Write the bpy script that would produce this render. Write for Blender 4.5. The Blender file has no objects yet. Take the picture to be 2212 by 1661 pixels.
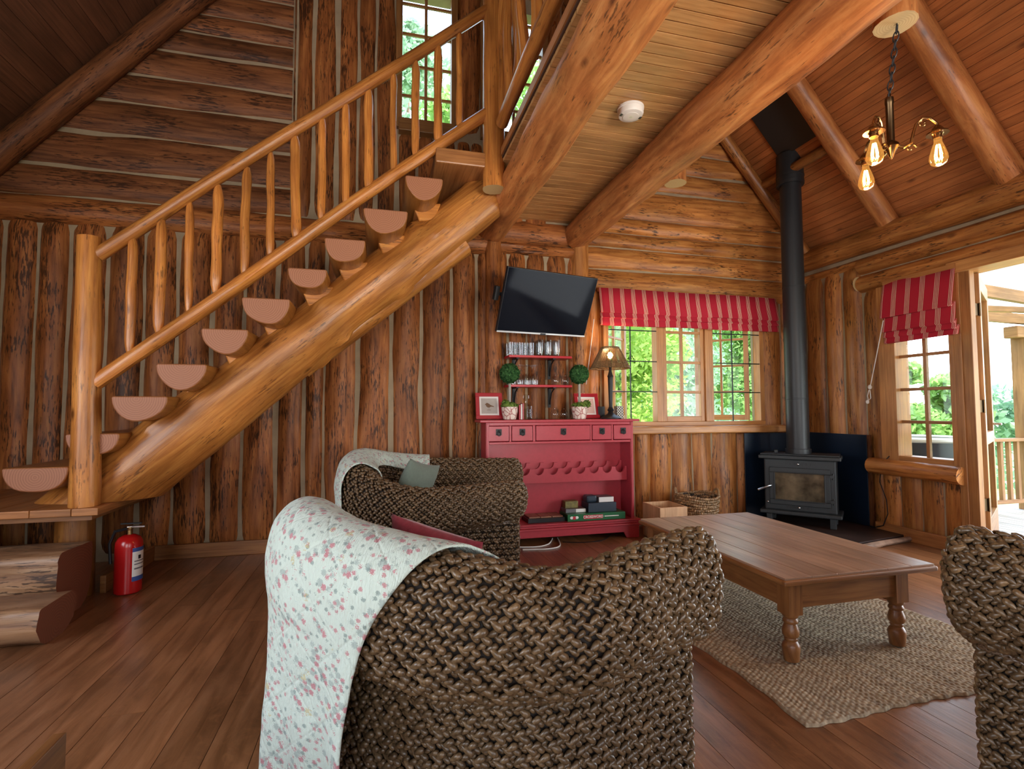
import bpy, bmesh, math, random
import numpy as np
from mathutils import Vector, Matrix, noise
PI = math.pi
sc = bpy.context.scene
COL = sc.collection
R = random.Random(7)
# ------------------------------------------------------------------ camera
CH = 1.2; FPX = 1110.0
YAW, PIT, ROL = math.radians(14.47), math.radians(2.85), math.radians(-0.17)
_f = Vector((math.sin(YAW)*math.cos(PIT), math.cos(YAW)*math.cos(PIT), math.sin(PIT)))
_r = Vector((math.cos(YAW), -math.sin(YAW), 0)); _u = _r.cross(_f)
_r2 = _r*math.cos(ROL)+_u*math.sin(ROL); _u2 = -_r*math.sin(ROL)+_u*math.cos(ROL)
cam = bpy.data.objects.new('camera', bpy.data.cameras.new('camera'))
COL.objects.link(cam)
mw = Matrix((_r2, _u2, -_f)).transposed().to_4x4(); mw.translation = (0, 0, CH)
cam.matrix_world = mw
cam.data.sensor_fit = 'HORIZONTAL'; cam.data.sensor_width = 36; cam.data.lens = 36*FPX/2212
cam.data.clip_start = .05; cam.data.clip_end = 200
sc.camera = cam
def at(px, py, X=None, Y=None, Z=None):
    """the point of the room seen at a photo pixel, on the plane x=X, y=Y or z=Z"""
    d = _r2*((px-1106)/FPX) + _u2*(-(py-830.5)/FPX) + _f
    t = X/d.x if X is not None else Y/d.y if Y is not None else (Z-CH)/d.z
    return Vector((0, 0, CH)) + d*t
# ------------------------------------------------------------------ materials
def newmat(name):
    m = bpy.data.materials.new(name); m.use_nodes = True
    nt = m.node_tree; nt.nodes.clear()
    o = nt.nodes.new('ShaderNodeOutputMaterial'); b = nt.nodes.new('ShaderNodeBsdfPrincipled')
    nt.links.new(b.outputs[0], o.inputs[0])
    return m, nt, b, o
def N(nt, t, **k):
    n = nt.nodes.new(t)
    for a, v in k.items():
        if a in n.inputs: n.inputs[a].default_value = v
        else: setattr(n, a, v)
    return n
def L(nt, a, b): nt.links.new(a, b)
def plain(name, col, rough=.5, metal=0., spec=.5, var=.0, bump=0., bscale=60., sheen=0):
    m, nt, b, o = newmat(name)
    b.inputs['Base Color'].default_value = (*col, 1); b.inputs['Roughness'].default_value = rough
    b.inputs['Metallic'].default_value = metal; b.inputs['Specular IOR Level'].default_value = spec
    if sheen: b.inputs['Sheen Weight'].default_value = sheen
    if var or bump:
        tc = N(nt, 'ShaderNodeTexCoord'); n = N(nt, 'ShaderNodeTexNoise', Scale=bscale, Detail=4.)
        L(nt, tc.outputs['Object'], n.inputs['Vector'])
        if var:
            r = N(nt, 'ShaderNodeValToRGB'); L(nt, n.outputs[0], r.inputs[0])
            r.color_ramp.elements[0].color = (*[c*(1-var) for c in col], 1); r.color_ramp.elements[0].position = .3
            r.color_ramp.elements[1].color = (*[min(1, c*(1+var)) for c in col], 1); r.color_ramp.elements[1].position = .7
            L(nt, r.outputs[0], b.inputs['Base Color'])
        if bump:
            bp = N(nt, 'ShaderNodeBump', Strength=bump, Distance=.01); L(nt, n.outputs[0], bp.inputs['Height']); L(nt, bp.outputs[0], b.inputs['Normal'])
    return m
def wood(name, dark, mid, light, rough=.42, grain=14., bark=0., barkmix=.85, barkcol=(.03, .012, .006), knots=.5, bump=.25, spec=.5, coat=0., scr=0.):
    m, nt, b, o = newmat(name)
    uv = N(nt, 'ShaderNodeUVMap'); ta = N(nt, 'ShaderNodeAttribute', attribute_name='tint')
    mp = N(nt, 'ShaderNodeMapping'); mp.inputs['Scale'].default_value = (1.1, grain, 1); L(nt, uv.outputs[0], mp.inputs[0])
    n1 = N(nt, 'ShaderNodeTexNoise', Scale=2.2, Detail=6., Roughness=.62, Distortion=.6); L(nt, mp.outputs[0], n1.inputs['Vector'])
    rp = N(nt, 'ShaderNodeValToRGB'); L(nt, n1.outputs[0], rp.inputs[0]); e = rp.color_ramp.elements
    e[0].position = .30; e[0].color = (*dark, 1); e[1].position = .72; e[1].color = (*light, 1)
    x = e.new(.5); x.color = (*mid, 1)
    col = rp.outputs[0]
    # broad tone drift along the timber
    mp2 = N(nt, 'ShaderNodeMapping'); mp2.inputs['Scale'].default_value = (1.6, 4., 1); L(nt, uv.outputs[0], mp2.inputs[0])
    n2 = N(nt, 'ShaderNodeTexNoise', Scale=1.4, Detail=3.); L(nt, mp2.outputs[0], n2.inputs['Vector'])
    mr = N(nt, 'ShaderNodeMapRange'); mr.inputs['From Min'].default_value = .3; mr.inputs['From Max'].default_value = .7
    mr.inputs['To Min'].default_value = .72; mr.inputs['To Max'].default_value = 1.22; L(nt, n2.outputs[0], mr.inputs['Value'])
    mu = N(nt, 'ShaderNodeMix', data_type='RGBA', blend_type='MULTIPLY'); mu.inputs[0].default_value = 1
    L(nt, col, mu.inputs['A']); L(nt, mr.outputs[0], mu.inputs['B']); col = mu.outputs['Result']
    mt = N(nt, 'ShaderNodeMix', data_type='RGBA', blend_type='MULTIPLY'); mt.inputs[0].default_value = 1
    L(nt, col, mt.inputs['A']); L(nt, ta.outputs['Color'], mt.inputs['B']); col = mt.outputs['Result']
    if bark > 0:
        m3 = N(nt, 'ShaderNodeMapping'); m3.inputs['Scale'].default_value = (7., 52., 1); L(nt, uv.outputs[0], m3.inputs[0])
        n3 = N(nt, 'ShaderNodeTexNoise', Scale=1.7, Detail=3., Roughness=.55); L(nt, m3.outputs[0], n3.inputs['Vector'])
        m4 = N(nt, 'ShaderNodeMapping'); m4.inputs['Scale'].default_value = (1.3, 3., 1); L(nt, uv.outputs[0], m4.inputs[0])
        n4 = N(nt, 'ShaderNodeTexNoise', Scale=2.1, Detail=2.); L(nt, m4.outputs[0], n4.inputs['Vector'])
        ad = N(nt, 'ShaderNodeMath', operation='MULTIPLY_ADD'); L(nt, n4.outputs[0], ad.inputs[0]); ad.inputs[1].default_value = .7; L(nt, n3.outputs[0], ad.inputs[2])
        r3 = N(nt, 'ShaderNodeMapRange'); L(nt, ad.outputs[0], r3.inputs['Value'])
        r3.inputs['From Min'].default_value = 1.02-bark*.18; r3.inputs['From Max'].default_value = 1.08-bark*.16
        r3.inputs['To Min'].default_value = 0; r3.inputs['To Max'].default_value = barkmix
        mb_ = N(nt, 'ShaderNodeMix', data_type='RGBA'); L(nt, r3.outputs[0], mb_.inputs[0]); L(nt, col, mb_.inputs['A']); mb_.inputs['B'].default_value = (*barkcol, 1)
        col = mb_.outputs['Result']
    if knots > 0:
        m5 = N(nt, 'ShaderNodeMapping'); m5.inputs['Scale'].default_value = (1.7, 3.4, 1); L(nt, uv.outputs[0], m5.inputs[0])
        v = N(nt, 'ShaderNodeTexVoronoi', Scale=1.25, Randomness=1.); L(nt, m5.outputs[0], v.inputs['Vector'])
        r5 = N(nt, 'ShaderNodeMapRange'); L(nt, v.outputs['Distance'], r5.inputs['Value'])
        r5.inputs['From Min'].default_value = .035; r5.inputs['From Max'].default_value = .11; r5.inputs['To Min'].default_value = knots; r5.inputs['To Max'].default_value = 0
        mk = N(nt, 'ShaderNodeMix', data_type='RGBA'); L(nt, r5.outputs[0], mk.inputs[0]); L(nt, col, mk.inputs['A']); mk.inputs['B'].default_value = (dark[0]*.35, dark[1]*.3, dark[2]*.3, 1)
        col = mk.outputs['Result']
    if scr > 0:
        m6 = N(nt, 'ShaderNodeMapping'); m6.inputs['Scale'].default_value = (2.2, 3.1, 1); m6.inputs['Rotation'].default_value = (0, 0, .7); L(nt, uv.outputs[0], m6.inputs[0])
        n6 = N(nt, 'ShaderNodeTexNoise', Scale=3.2, Detail=7., Roughness=.72, Distortion=1.5); L(nt, m6.outputs[0], n6.inputs['Vector'])
        r6 = N(nt, 'ShaderNodeMapRange'); L(nt, n6.outputs[0], r6.inputs['Value']); r6.inputs['From Min'].default_value = .5; r6.inputs['From Max'].default_value = .78
        r6.inputs['To Min'].default_value = 0; r6.inputs['To Max'].default_value = scr
        mk = N(nt, 'ShaderNodeMix', data_type='RGBA'); L(nt, r6.outputs[0], mk.inputs[0]); L(nt, col, mk.inputs['A']); mk.inputs['B'].default_value = (light[0]*1.25, light[1]*1.2, light[2]*1.1, 1)
        col = mk.outputs['Result']
    L(nt, col, b.inputs['Base Color'])
    b.inputs['Roughness'].default_value = rough; b.inputs['Specular IOR Level'].default_value = spec
    if coat: b.inputs['Coat Weight'].default_value = coat; b.inputs['Coat Roughness'].default_value = .22
    if bump:
        bp = N(nt, 'ShaderNodeBump', Strength=bump, Distance=.012); L(nt, n1.outputs[0], bp.inputs['Height']); L(nt, bp.outputs[0], b.inputs['Normal'])
    return m
def rings(name, c0, c1, scale=60.):
    """sawn end grain: rings round each end face's own middle (UV)"""
    m, nt, b, o = newmat(name)
    uv = N(nt, 'ShaderNodeUVMap'); w = N(nt, 'ShaderNodeTexWave', wave_type='RINGS', rings_direction='Z', Scale=scale/6.28, Distortion=1.6, Detail=2.)
    w.inputs['Detail Scale'].default_value = 1.2
    L(nt, uv.outputs[0], w.inputs['Vector']); rp = N(nt, 'ShaderNodeValToRGB'); L(nt, w.outputs[0], rp.inputs[0])
    rp.color_ramp.elements[0].color = (*c0, 1); rp.color_ramp.elements[1].color = (*c1, 1)
    L(nt, rp.outputs[0], b.inputs['Base Color']); b.inputs['Roughness'].default_value = .55
    return m
def emit(name, col, s, base=(0, 0, 0)):
    m, nt, b, o = newmat(name)
    b.inputs['Base Color'].default_value = (*base, 1); b.inputs['Emission Color'].default_value = (*col, 1); b.inputs['Emission Strength'].default_value = s
    return m
def thin_glass(name, tint=(1, 1, 1), refl=.10, rough=.02, glow=None):
    m = bpy.data.materials.new(name); m.use_nodes = True; nt = m.node_tree; nt.nodes.clear()
    o = N(nt, 'ShaderNodeOutputMaterial'); t = N(nt, 'ShaderNodeBsdfTransparent'); g = N(nt, 'ShaderNodeBsdfGlossy')
    t.inputs[0].default_value = (*tint, 1); g.inputs['Roughness'].default_value = rough
    lw = N(nt, 'ShaderNodeLayerWeight', Blend=.25); mr = N(nt, 'ShaderNodeMapRange'); L(nt, lw.outputs['Facing'], mr.inputs['Value'])
    mr.inputs['To Min'].default_value = refl*.4; mr.inputs['To Max'].default_value = min(1, refl*5)
    mx = N(nt, 'ShaderNodeMixShader'); L(nt, mr.outputs[0], mx.inputs[0]); L(nt, t.outputs[0], mx.inputs[1]); L(nt, g.outputs[0], mx.inputs[2]); L(nt, mx.outputs[0], o.inputs[0])
    if glow:
        e = N(nt, 'ShaderNodeEmission'); e.inputs[0].default_value = (*glow[0], 1); e.inputs[1].default_value = glow[1]; ad = N(nt, 'ShaderNodeAddShader'); L(nt, mx.outputs[0], ad.inputs[0]); L(nt, e.outputs[0], ad.inputs[1]); L(nt, ad.outputs[0], o.inputs[0])
    return m
M = {}
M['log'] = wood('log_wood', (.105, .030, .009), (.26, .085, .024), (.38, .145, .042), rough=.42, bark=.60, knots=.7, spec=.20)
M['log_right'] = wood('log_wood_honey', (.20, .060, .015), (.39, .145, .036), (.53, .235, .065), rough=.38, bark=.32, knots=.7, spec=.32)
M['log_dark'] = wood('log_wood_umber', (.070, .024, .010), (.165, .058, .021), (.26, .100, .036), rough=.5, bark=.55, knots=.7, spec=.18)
M['chink'] = plain('chinking', (.30, .22, .135), .8, var=.15, bscale=8.)
M['beam'] = wood('beam_wood', (.24, .070, .020), (.42, .145, .040), (.58, .26, .085), rough=.42, grain=9., bark=.14, barkmix=.7, knots=.8, scr=.35)
M['stair'] = wood('stair_wood', (.24, .076, .015), (.41, .15, .031), (.54, .235, .055), rough=.34, bark=.13, barkmix=.6, knots=.9, coat=.10, spec=.35)
M['baluster'] = wood('baluster_wood', (.27, .078, .016), (.46, .16, .033), (.60, .26, .058), rough=.28, grain=30, bark=.08, barkmix=.6, knots=.6, coat=.15)
M['endgrain'] = rings('sawn_end', (.37, .145, .068), (.275, .098, .044), 150.)
M['end_pale'] = rings('sawn_end_pale', (.56, .40, .19), (.48, .32, .14), 190.)
M['board'] = wood('ceiling_board', (.36, .17, .055), (.50, .265, .10), (.60, .34, .14), rough=.35, grain=22, knots=.6, bump=.08)
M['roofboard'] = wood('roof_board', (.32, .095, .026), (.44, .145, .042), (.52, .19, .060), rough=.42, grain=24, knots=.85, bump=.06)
M['floor'] = wood('floor_board', (.125, .048, .018), (.215, .088, .036), (.30, .135, .062), rough=.30, grain=10, knots=.55, bump=.12, scr=.6, coat=.12)
M['step'] = wood('step_wood', (.15, .065, .028), (.32, .17, .085), (.44, .27, .155), rough=.45, grain=8, bark=.35, knots=.5)
M['roof_shaded'] = wood('roof_board_shaded', (.085, .034, .017), (.13, .052, .026), (.17, .068, .034), rough=.42, grain=24, knots=.85, bump=.06)  # roof_board copy with the left slope's shade put into its colour
M['groove'] = plain('groove_shadow_gap', (.05, .018, .007), .8)
M['trim'] = wood('trim_wood', (.24, .085, .024), (.38, .15, .045), (.48, .21, .07), rough=.38, grain=26, knots=.2, bump=.08)
M['winframe'] = wood('window_wood', (.32, .12, .035), (.46, .20, .06), (.56, .27, .09), rough=.4, grain=30, knots=0, bump=.05)
M['tabletop'] = wood('table_top_wood', (.29, .165, .105), (.41, .25, .165), (.49, .315, .215), rough=.30, grain=16, knots=.25, bump=.08)
M['table'] = wood('table_wood', (.15, .055, .018), (.26, .105, .033), (.34, .15, .05), rough=.36, grain=18, knots=.3, bump=.06)
M['deck'] = wood('deck_board', (.42, .36, .30), (.55, .48, .42), (.66, .60, .54), rough=.6, grain=18, knots=.3)
M['deckwood'] = wood('deck_post_wood', (.24, .105, .036), (.34, .16, .06), (.42, .21, .085), rough=.6, grain=18, knots=.3)
M['crate'] = wood('crate_wood', (.52, .27, .12), (.64, .36, .18), (.72, .44, .24), rough=.5, grain=20, knots=.3)
M['red'] = plain('red_paint', (.40, .035, .050), .36, var=.06, bscale=30)
M['redshelf'] = plain('shelf_red', (.42, .008, .022), .3)
M['redframe'] = plain('frame_red', (.34, .012, .022), .3)
M['iron'] = plain('black_iron', (.012, .012, .013), .45, .3)
M['steel'] = plain('stove_steel', (.030, .034, .036), .5, .25, bump=.12, bscale=220)
M['flue'] = plain('flue_black', (.020, .021, .023), .42, .2)
M['shield'] = plain('shield_enamel', (.004, .010, .022), .30)
M['chrome'] = plain('chrome', (.75, .75, .76), .18, 1.)
M['brass'] = plain('aged_brass', (.30, .17, .07), .26, 1.)
M['brassdark'] = plain('dark_brass', (.10, .06, .03), .3, 1.)
M['white'] = plain('white_plastic', (.74, .72, .68), .4)
M['black'] = plain('black_plastic', (.010, .010, .012), .35)
M['screen'] = plain('tv_screen', (.003, .004, .008), .07, spec=.07)
M['silver'] = plain('silver_strip', (.6, .6, .6), .3, .8)
M['glass'] = thin_glass('window_glass', (.96, .98, .97), .022)
M['drinkglass'] = thin_glass('drinking_glass', (.92, .94, .95), .11, .03)
M['amber'] = thin_glass('amber_glass', (1., .78, .42), .12, .02, glow=((1., .50, .12), .40))
M['stoveglass'] = plain('sooty_glass', (.10, .075, .045), .12, var=.7, bscale=9., spec=.6)
M['filament'] = emit('filament', (1., .52, .16), 160.)
M['lampbulb'] = emit('lamp_bulb', (1., .55, .2), 60.)
M['ext_red'] = plain('extinguisher_red', (.42, .008, .008), .22)
M['paper'] = plain('paper', (.80, .79, .74), .6)
M['blue'] = plain('label_blue', (.04, .09, .30), .5)
M['tubblack'] = plain('tub_black', (.014, .020, .032), .35)
M['soil'] = plain('hearth_slate', (.040, .020, .014), .5, var=.5, bscale=5., bump=.3)
M['hearthedge'] = plain('hearth_stone_edge', (.25, .15, .10), .6, var=.4, bscale=12., bump=.3)
M['grass_out'] = plain('lawn_green', (.34, .46, .16), .9, var=.3, bscale=2.)
M['fabric_red'] = plain('cushion_red', (.34, .035, .055), .85, sheen=.3, var=.2, bscale=40, bump=.3)
M['fabric_sage'] = plain('cushion_sage', (.13, .16, .125), .8, sheen=.2, var=.08, bscale=60, bump=.15)
M['fabric_cream'] = plain('seat_cream', (.55, .48, .36), .85)
M['wicker_dark'] = plain('wicker_core', (.014, .008, .005), .8)
def wicker(name, k=1.0):
    m, nt, b, o = newmat(name)
    ta = N(nt, 'ShaderNodeAttribute', attribute_name='tint'); tc = N(nt, 'ShaderNodeTexCoord')
    n = N(nt, 'ShaderNodeTexNoise', Scale=110., Detail=2.); L(nt, tc.outputs['Object'], n.inputs['Vector'])
    rp = N(nt, 'ShaderNodeValToRGB'); L(nt, n.outputs[0], rp.inputs[0])
    rp.color_ramp.elements[0].position = .3; rp.color_ramp.elements[0].color = (.085*k, .048*k, .022*k, 1)
    rp.color_ramp.elements[1].position = .7; rp.color_ramp.elements[1].color = (.22*k, .135*k, .065*k, 1)
    mt = N(nt, 'ShaderNodeMix', data_type='RGBA', blend_type='MULTIPLY'); mt.inputs[0].default_value = 1
    L(nt, rp.outputs[0], mt.inputs['A']); L(nt, ta.outputs['Color'], mt.inputs['B']); L(nt, mt.outputs['Result'], b.inputs['Base Color'])
    b.inputs['Roughness'].default_value = .33; b.inputs['Specular IOR Level'].default_value = .55
    return m
M['wicker'] = wicker('water_hyacinth', .80); M['basket'] = wicker('basket_fibre', 1.9); M['shade'] = wicker('lamp_cane', 1.1)
def m_blind():
    m, nt, b, o = newmat('blind_stripe'); uv = N(nt, 'ShaderNodeUVMap'); sp = N(nt, 'ShaderNodeSeparateXYZ'); L(nt, uv.outputs[0], sp.inputs[0])
    md = N(nt, 'ShaderNodeMath', operation='FRACT'); dv = N(nt, 'ShaderNodeMath', operation='DIVIDE'); dv.inputs[1].default_value = .125
    L(nt, sp.outputs[0], dv.inputs[0]); L(nt, dv.outputs[0], md.inputs[0])
    # four thin cream lines in the first third of every repeat
    mm = N(nt, 'ShaderNodeMath', operation='MULTIPLY'); mm.inputs[1].default_value = 10.5; L(nt, md.outputs[0], mm.inputs[0])
    fr = N(nt, 'ShaderNodeMath', operation='FRACT'); L(nt, mm.outputs[0], fr.inputs[0])
    a = N(nt, 'ShaderNodeMath', operation='LESS_THAN'); a.inputs[1].default_value = .36; L(nt, fr.outputs[0], a.inputs[0])
    c = N(nt, 'ShaderNodeMath', operation='LESS_THAN'); c.inputs[1].default_value = 4.0; L(nt, mm.outputs[0], c.inputs[0])
    pr = N(nt, 'ShaderNodeMath', operation='MULTIPLY'); L(nt, a.outputs[0], pr.inputs[0]); L(nt, c.outputs[0], pr.inputs[1])
    mx = N(nt, 'ShaderNodeMix', data_type='RGBA'); L(nt, pr.outputs[0], mx.inputs[0]); mx.inputs['A'].default_value = (.42, .006, .024, 1); mx.inputs['B'].default_value = (.70, .52, .38, 1)
    L(nt, mx.outputs['Result'], b.inputs['Base Color']); b.inputs['Roughness'].default_value = .85
    return m
M['blind'] = m_blind()
def m_quilt():
    m, nt, b, o = newmat('quilt_floral'); uv = N(nt, 'ShaderNodeUVMap')
    def spots(scale, thr, off, k=1.):
        mp = N(nt, 'ShaderNodeMapping'); mp.inputs['Location'].default_value = off; L(nt, uv.outputs[0], mp.inputs[0])
        v1 = N(nt, 'ShaderNodeTexVoronoi', Scale=scale, Randomness=.85); L(nt, mp.outputs[0], v1.inputs['Vector'])
        v2 = N(nt, 'ShaderNodeTexNoise', Scale=scale*9., Detail=2.); L(nt, mp.outputs[0], v2.inputs['Vector'])
        s = N(nt, 'ShaderNodeMath', operation='MULTIPLY_ADD'); L(nt, v2.outputs[0], s.inputs[0]); s.inputs[1].default_value = .55; L(nt, v1.outputs['Distance'], s.inputs[2])
        r = N(nt, 'ShaderNodeMapRange'); L(nt, s.outputs[0], r.inputs['Value']); r.inputs['From Min'].default_value = thr; r.inputs['From Max'].default_value = thr+.04; r.inputs['To Min'].default_value = k; r.inputs['To Max'].default_value = 0
        return r.outputs[0]
    col = None
    cur = (.57, .66, .585, 1)
    for scale, thr, off, c, k in ((33., .58, (0, 0, 0), (.33, .40, .37, 1), .8), (33., .52, (.013, .008, 0), (.47, .15, .18, 1), .85), (44., .50, (.31, .17, 0), (.15, .21, .20, 1), .7), (40., .475, (.15, .37, 0), (.48, .18, .20, 1), .8), (15., .40, (.5, .7, 0), (.52, .44, .20, 1), .7)):
        mx = N(nt, 'ShaderNodeMix', data_type='RGBA'); L(nt, spots(scale, thr, off, k), mx.inputs[0])
        if col is None: mx.inputs['A'].default_value = cur
        else: L(nt, col, mx.inputs['A'])
        mx.inputs['B'].default_value = c; col = mx.outputs['Result']
    L(nt, col, b.inputs['Base Color']); b.inputs['Roughness'].default_value = .85; b.inputs['Sheen Weight'].default_value = .15
    mp = N(nt, 'ShaderNodeMapping'); mp.inputs['Scale'].default_value = (30, 7, 1); L(nt, uv.outputs[0], mp.inputs[0])
    n = N(nt, 'ShaderNodeTexNoise', Scale=6., Detail=3.); L(nt, mp.outputs[0], n.inputs['Vector'])
    mp2 = N(nt, 'ShaderNodeMapping'); mp2.inputs['Rotation'].default_value = (0, 0, .78); L(nt, uv.outputs[0], mp2.inputs[0])
    bk = N(nt, 'ShaderNodeTexBrick', offset=0., Scale=1.); bk.inputs['Brick Width'].default_value = .12; bk.inputs['Row Height'].default_value = .12; bk.inputs['Mortar Size'].default_value = .006; bk.inputs['Mortar Smooth'].default_value = 1.
    L(nt, mp2.outputs[0], bk.inputs['Vector'])
    ad = N(nt, 'ShaderNodeMath', operation='MULTIPLY_ADD'); L(nt, bk.outputs['Fac'], ad.inputs[0]); ad.inputs[1].default_value = -.22; L(nt, n.outputs[0], ad.inputs[2])
    bp = N(nt, 'ShaderNodeBump', Strength=.8, Distance=.010); L(nt, ad.outputs[0], bp.inputs['Height']); L(nt, bp.outputs[0], b.inputs['Normal'])
    return m
M['quilt'] = m_quilt()
def m_rug():
    m, nt, b, o = newmat('jute_rug'); tc = N(nt, 'ShaderNodeTexCoord'); ta = N(nt, 'ShaderNodeAttribute', attribute_name='tint')
    n = N(nt, 'ShaderNodeTexNoise', Scale=45., Detail=4.); L(nt, tc.outputs['Object'], n.inputs['Vector'])
    rp = N(nt, 'ShaderNodeValToRGB'); L(nt, n.outputs[0], rp.inputs[0])
    rp.color_ramp.elements[0].position = .3; rp.color_ramp.elements[0].color = (.22, .16, .10, 1); rp.color_ramp.elements[1].position = .7; rp.color_ramp.elements[1].color = (.46, .37, .25, 1)
    mt = N(nt, 'ShaderNodeMix', data_type='RGBA', blend_type='MULTIPLY'); mt.inputs[0].default_value = 1
    L(nt, rp.outputs[0], mt.inputs['A']); L(nt, ta.outputs['Color'], mt.inputs['B']); L(nt, mt.outputs['Result'], b.inputs['Base Color']); b.inputs['Roughness'].default_value = .9
    return m
M['rug'] = m_rug()
def m_pot():
    m, nt, b, o = newmat('pot_leaf_glaze'); tc = N(nt, 'ShaderNodeTexCoord'); mp = N(nt, 'ShaderNodeMapping'); mp.inputs['Scale'].default_value = (1, 1, .7); L(nt, tc.outputs['Object'], mp.inputs[0])
    v = N(nt, 'ShaderNodeTexVoronoi', feature='DISTANCE_TO_EDGE', Scale=26.); L(nt, mp.outputs[0], v.inputs['Vector'])
    r = N(nt, 'ShaderNodeMapRange'); L(nt, v.outputs['Distance'], r.inputs['Value']); r.inputs['From Min'].default_value = .03; r.inputs['From Max'].default_value = .09
    mx = N(nt, 'ShaderNodeMix', data_type='RGBA'); L(nt, r.outputs[0], mx.inputs[0]); mx.inputs['A'].default_value = (.36, .10, .09, 1); mx.inputs['B'].default_value = (.70, .58, .51, 1)
    L(nt, mx.outputs['Result'], b.inputs['Base Color']); b.inputs['Roughness'].default_value = .35
    return m
M['pot'] = m_pot()
def m_leaf(name, c0, c1, tr=.5):
    m = bpy.data.materials.new(name); m.use_nodes = True; nt = m.node_tree; nt.nodes.clear()
    o = N(nt, 'ShaderNodeOutputMaterial'); ta = N(nt, 'ShaderNodeAttribute', attribute_name='tint'); d = N(nt, 'ShaderNodeBsdfDiffuse'); t = N(nt, 'ShaderNodeBsdfTranslucent')
    mx = N(nt, 'ShaderNodeMix', data_type='RGBA'); L(nt, ta.outputs['Fac'], mx.inputs[0]); mx.inputs['A'].default_value = (*c0, 1); mx.inputs['B'].default_value = (*c1, 1)
    L(nt, mx.outputs['Result'], d.inputs[0]); L(nt, mx.outputs['Result'], t.inputs[0]); ms = N(nt, 'ShaderNodeMixShader'); ms.inputs[0].default_value = tr
    L(nt, d.outputs[0], ms.inputs[1]); L(nt, t.outputs[0], ms.inputs[2]); L(nt, ms.outputs[0], o.inputs[0])
    return m
M['leaf'] = m_leaf('tree_leaf', (.18, .33, .10), (.50, .68, .26)); M['leaf_blue'] = m_leaf('tree_leaf_cool', (.20, .34, .22), (.50, .66, .46)); M['leaf_lime'] = m_leaf('tree_leaf_lime', (.26, .44, .09), (.60, .76, .26))
M['box_leaf'] = m_leaf('box_leaf', (.015, .05, .018), (.07, .17, .055), .15); M['moss'] = m_leaf('moss', (.06, .12, .02), (.22, .30, .07), .2)
M['bark'] = plain('bark', (.16, .11, .07), .9, var=.4, bscale=10., bump=.4)
M['sheet'] = m_leaf('roof_sheet', (.60, .62, .60), (.86, .88, .86), .55)
M['moulding'] = M['winframe']
def m_check(name, a, c, s):
    m, nt, b, o = newmat(name); tc = N(nt, 'ShaderNodeTexCoord'); k = N(nt, 'ShaderNodeTexChecker', Scale=s); L(nt, tc.outputs['Object'], k.inputs['Vector'])
    k.inputs['Color1'].default_value = (*a, 1); k.inputs['Color2'].default_value = (*c, 1); L(nt, k.outputs['Color'], b.inputs['Base Color']); b.inputs['Roughness'].default_value = .5
    return m
M['check'] = m_check('houndstooth', (.02, .02, .02), (.6, .57, .5), 75.)
M['game_green'] = plain('game_green', (.015, .13, .045), .35); M['game_red'] = plain('game_red', (.52, .03, .05), .4); M['game_navy'] = plain('game_navy', (.03, .045, .065), .35); M['game_olive'] = plain('game_olive', (.16, .13, .035), .5, var=.5, bscale=30)
M['game_grey'] = plain('game_grey', (.16, .15, .16), .4); M['game_tan'] = wood('domino_lid', (.20, .07, .04), (.30, .12, .07), (.36, .16, .09), grain=20, knots=0)
M['bird'] = plain('bird_brown', (.16, .085, .045), .7); M['bird2'] = plain('bird_grey', (.10, .08, .08), .7); M['mount'] = plain('picture_mount', (.74, .70, .66), .6); M['print'] = plain('print_paper', (.42, .37, .33), .6, var=.06, bscale=20); M['print2'] = plain('print_paper_pink', (.62, .42, .37), .6)
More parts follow.
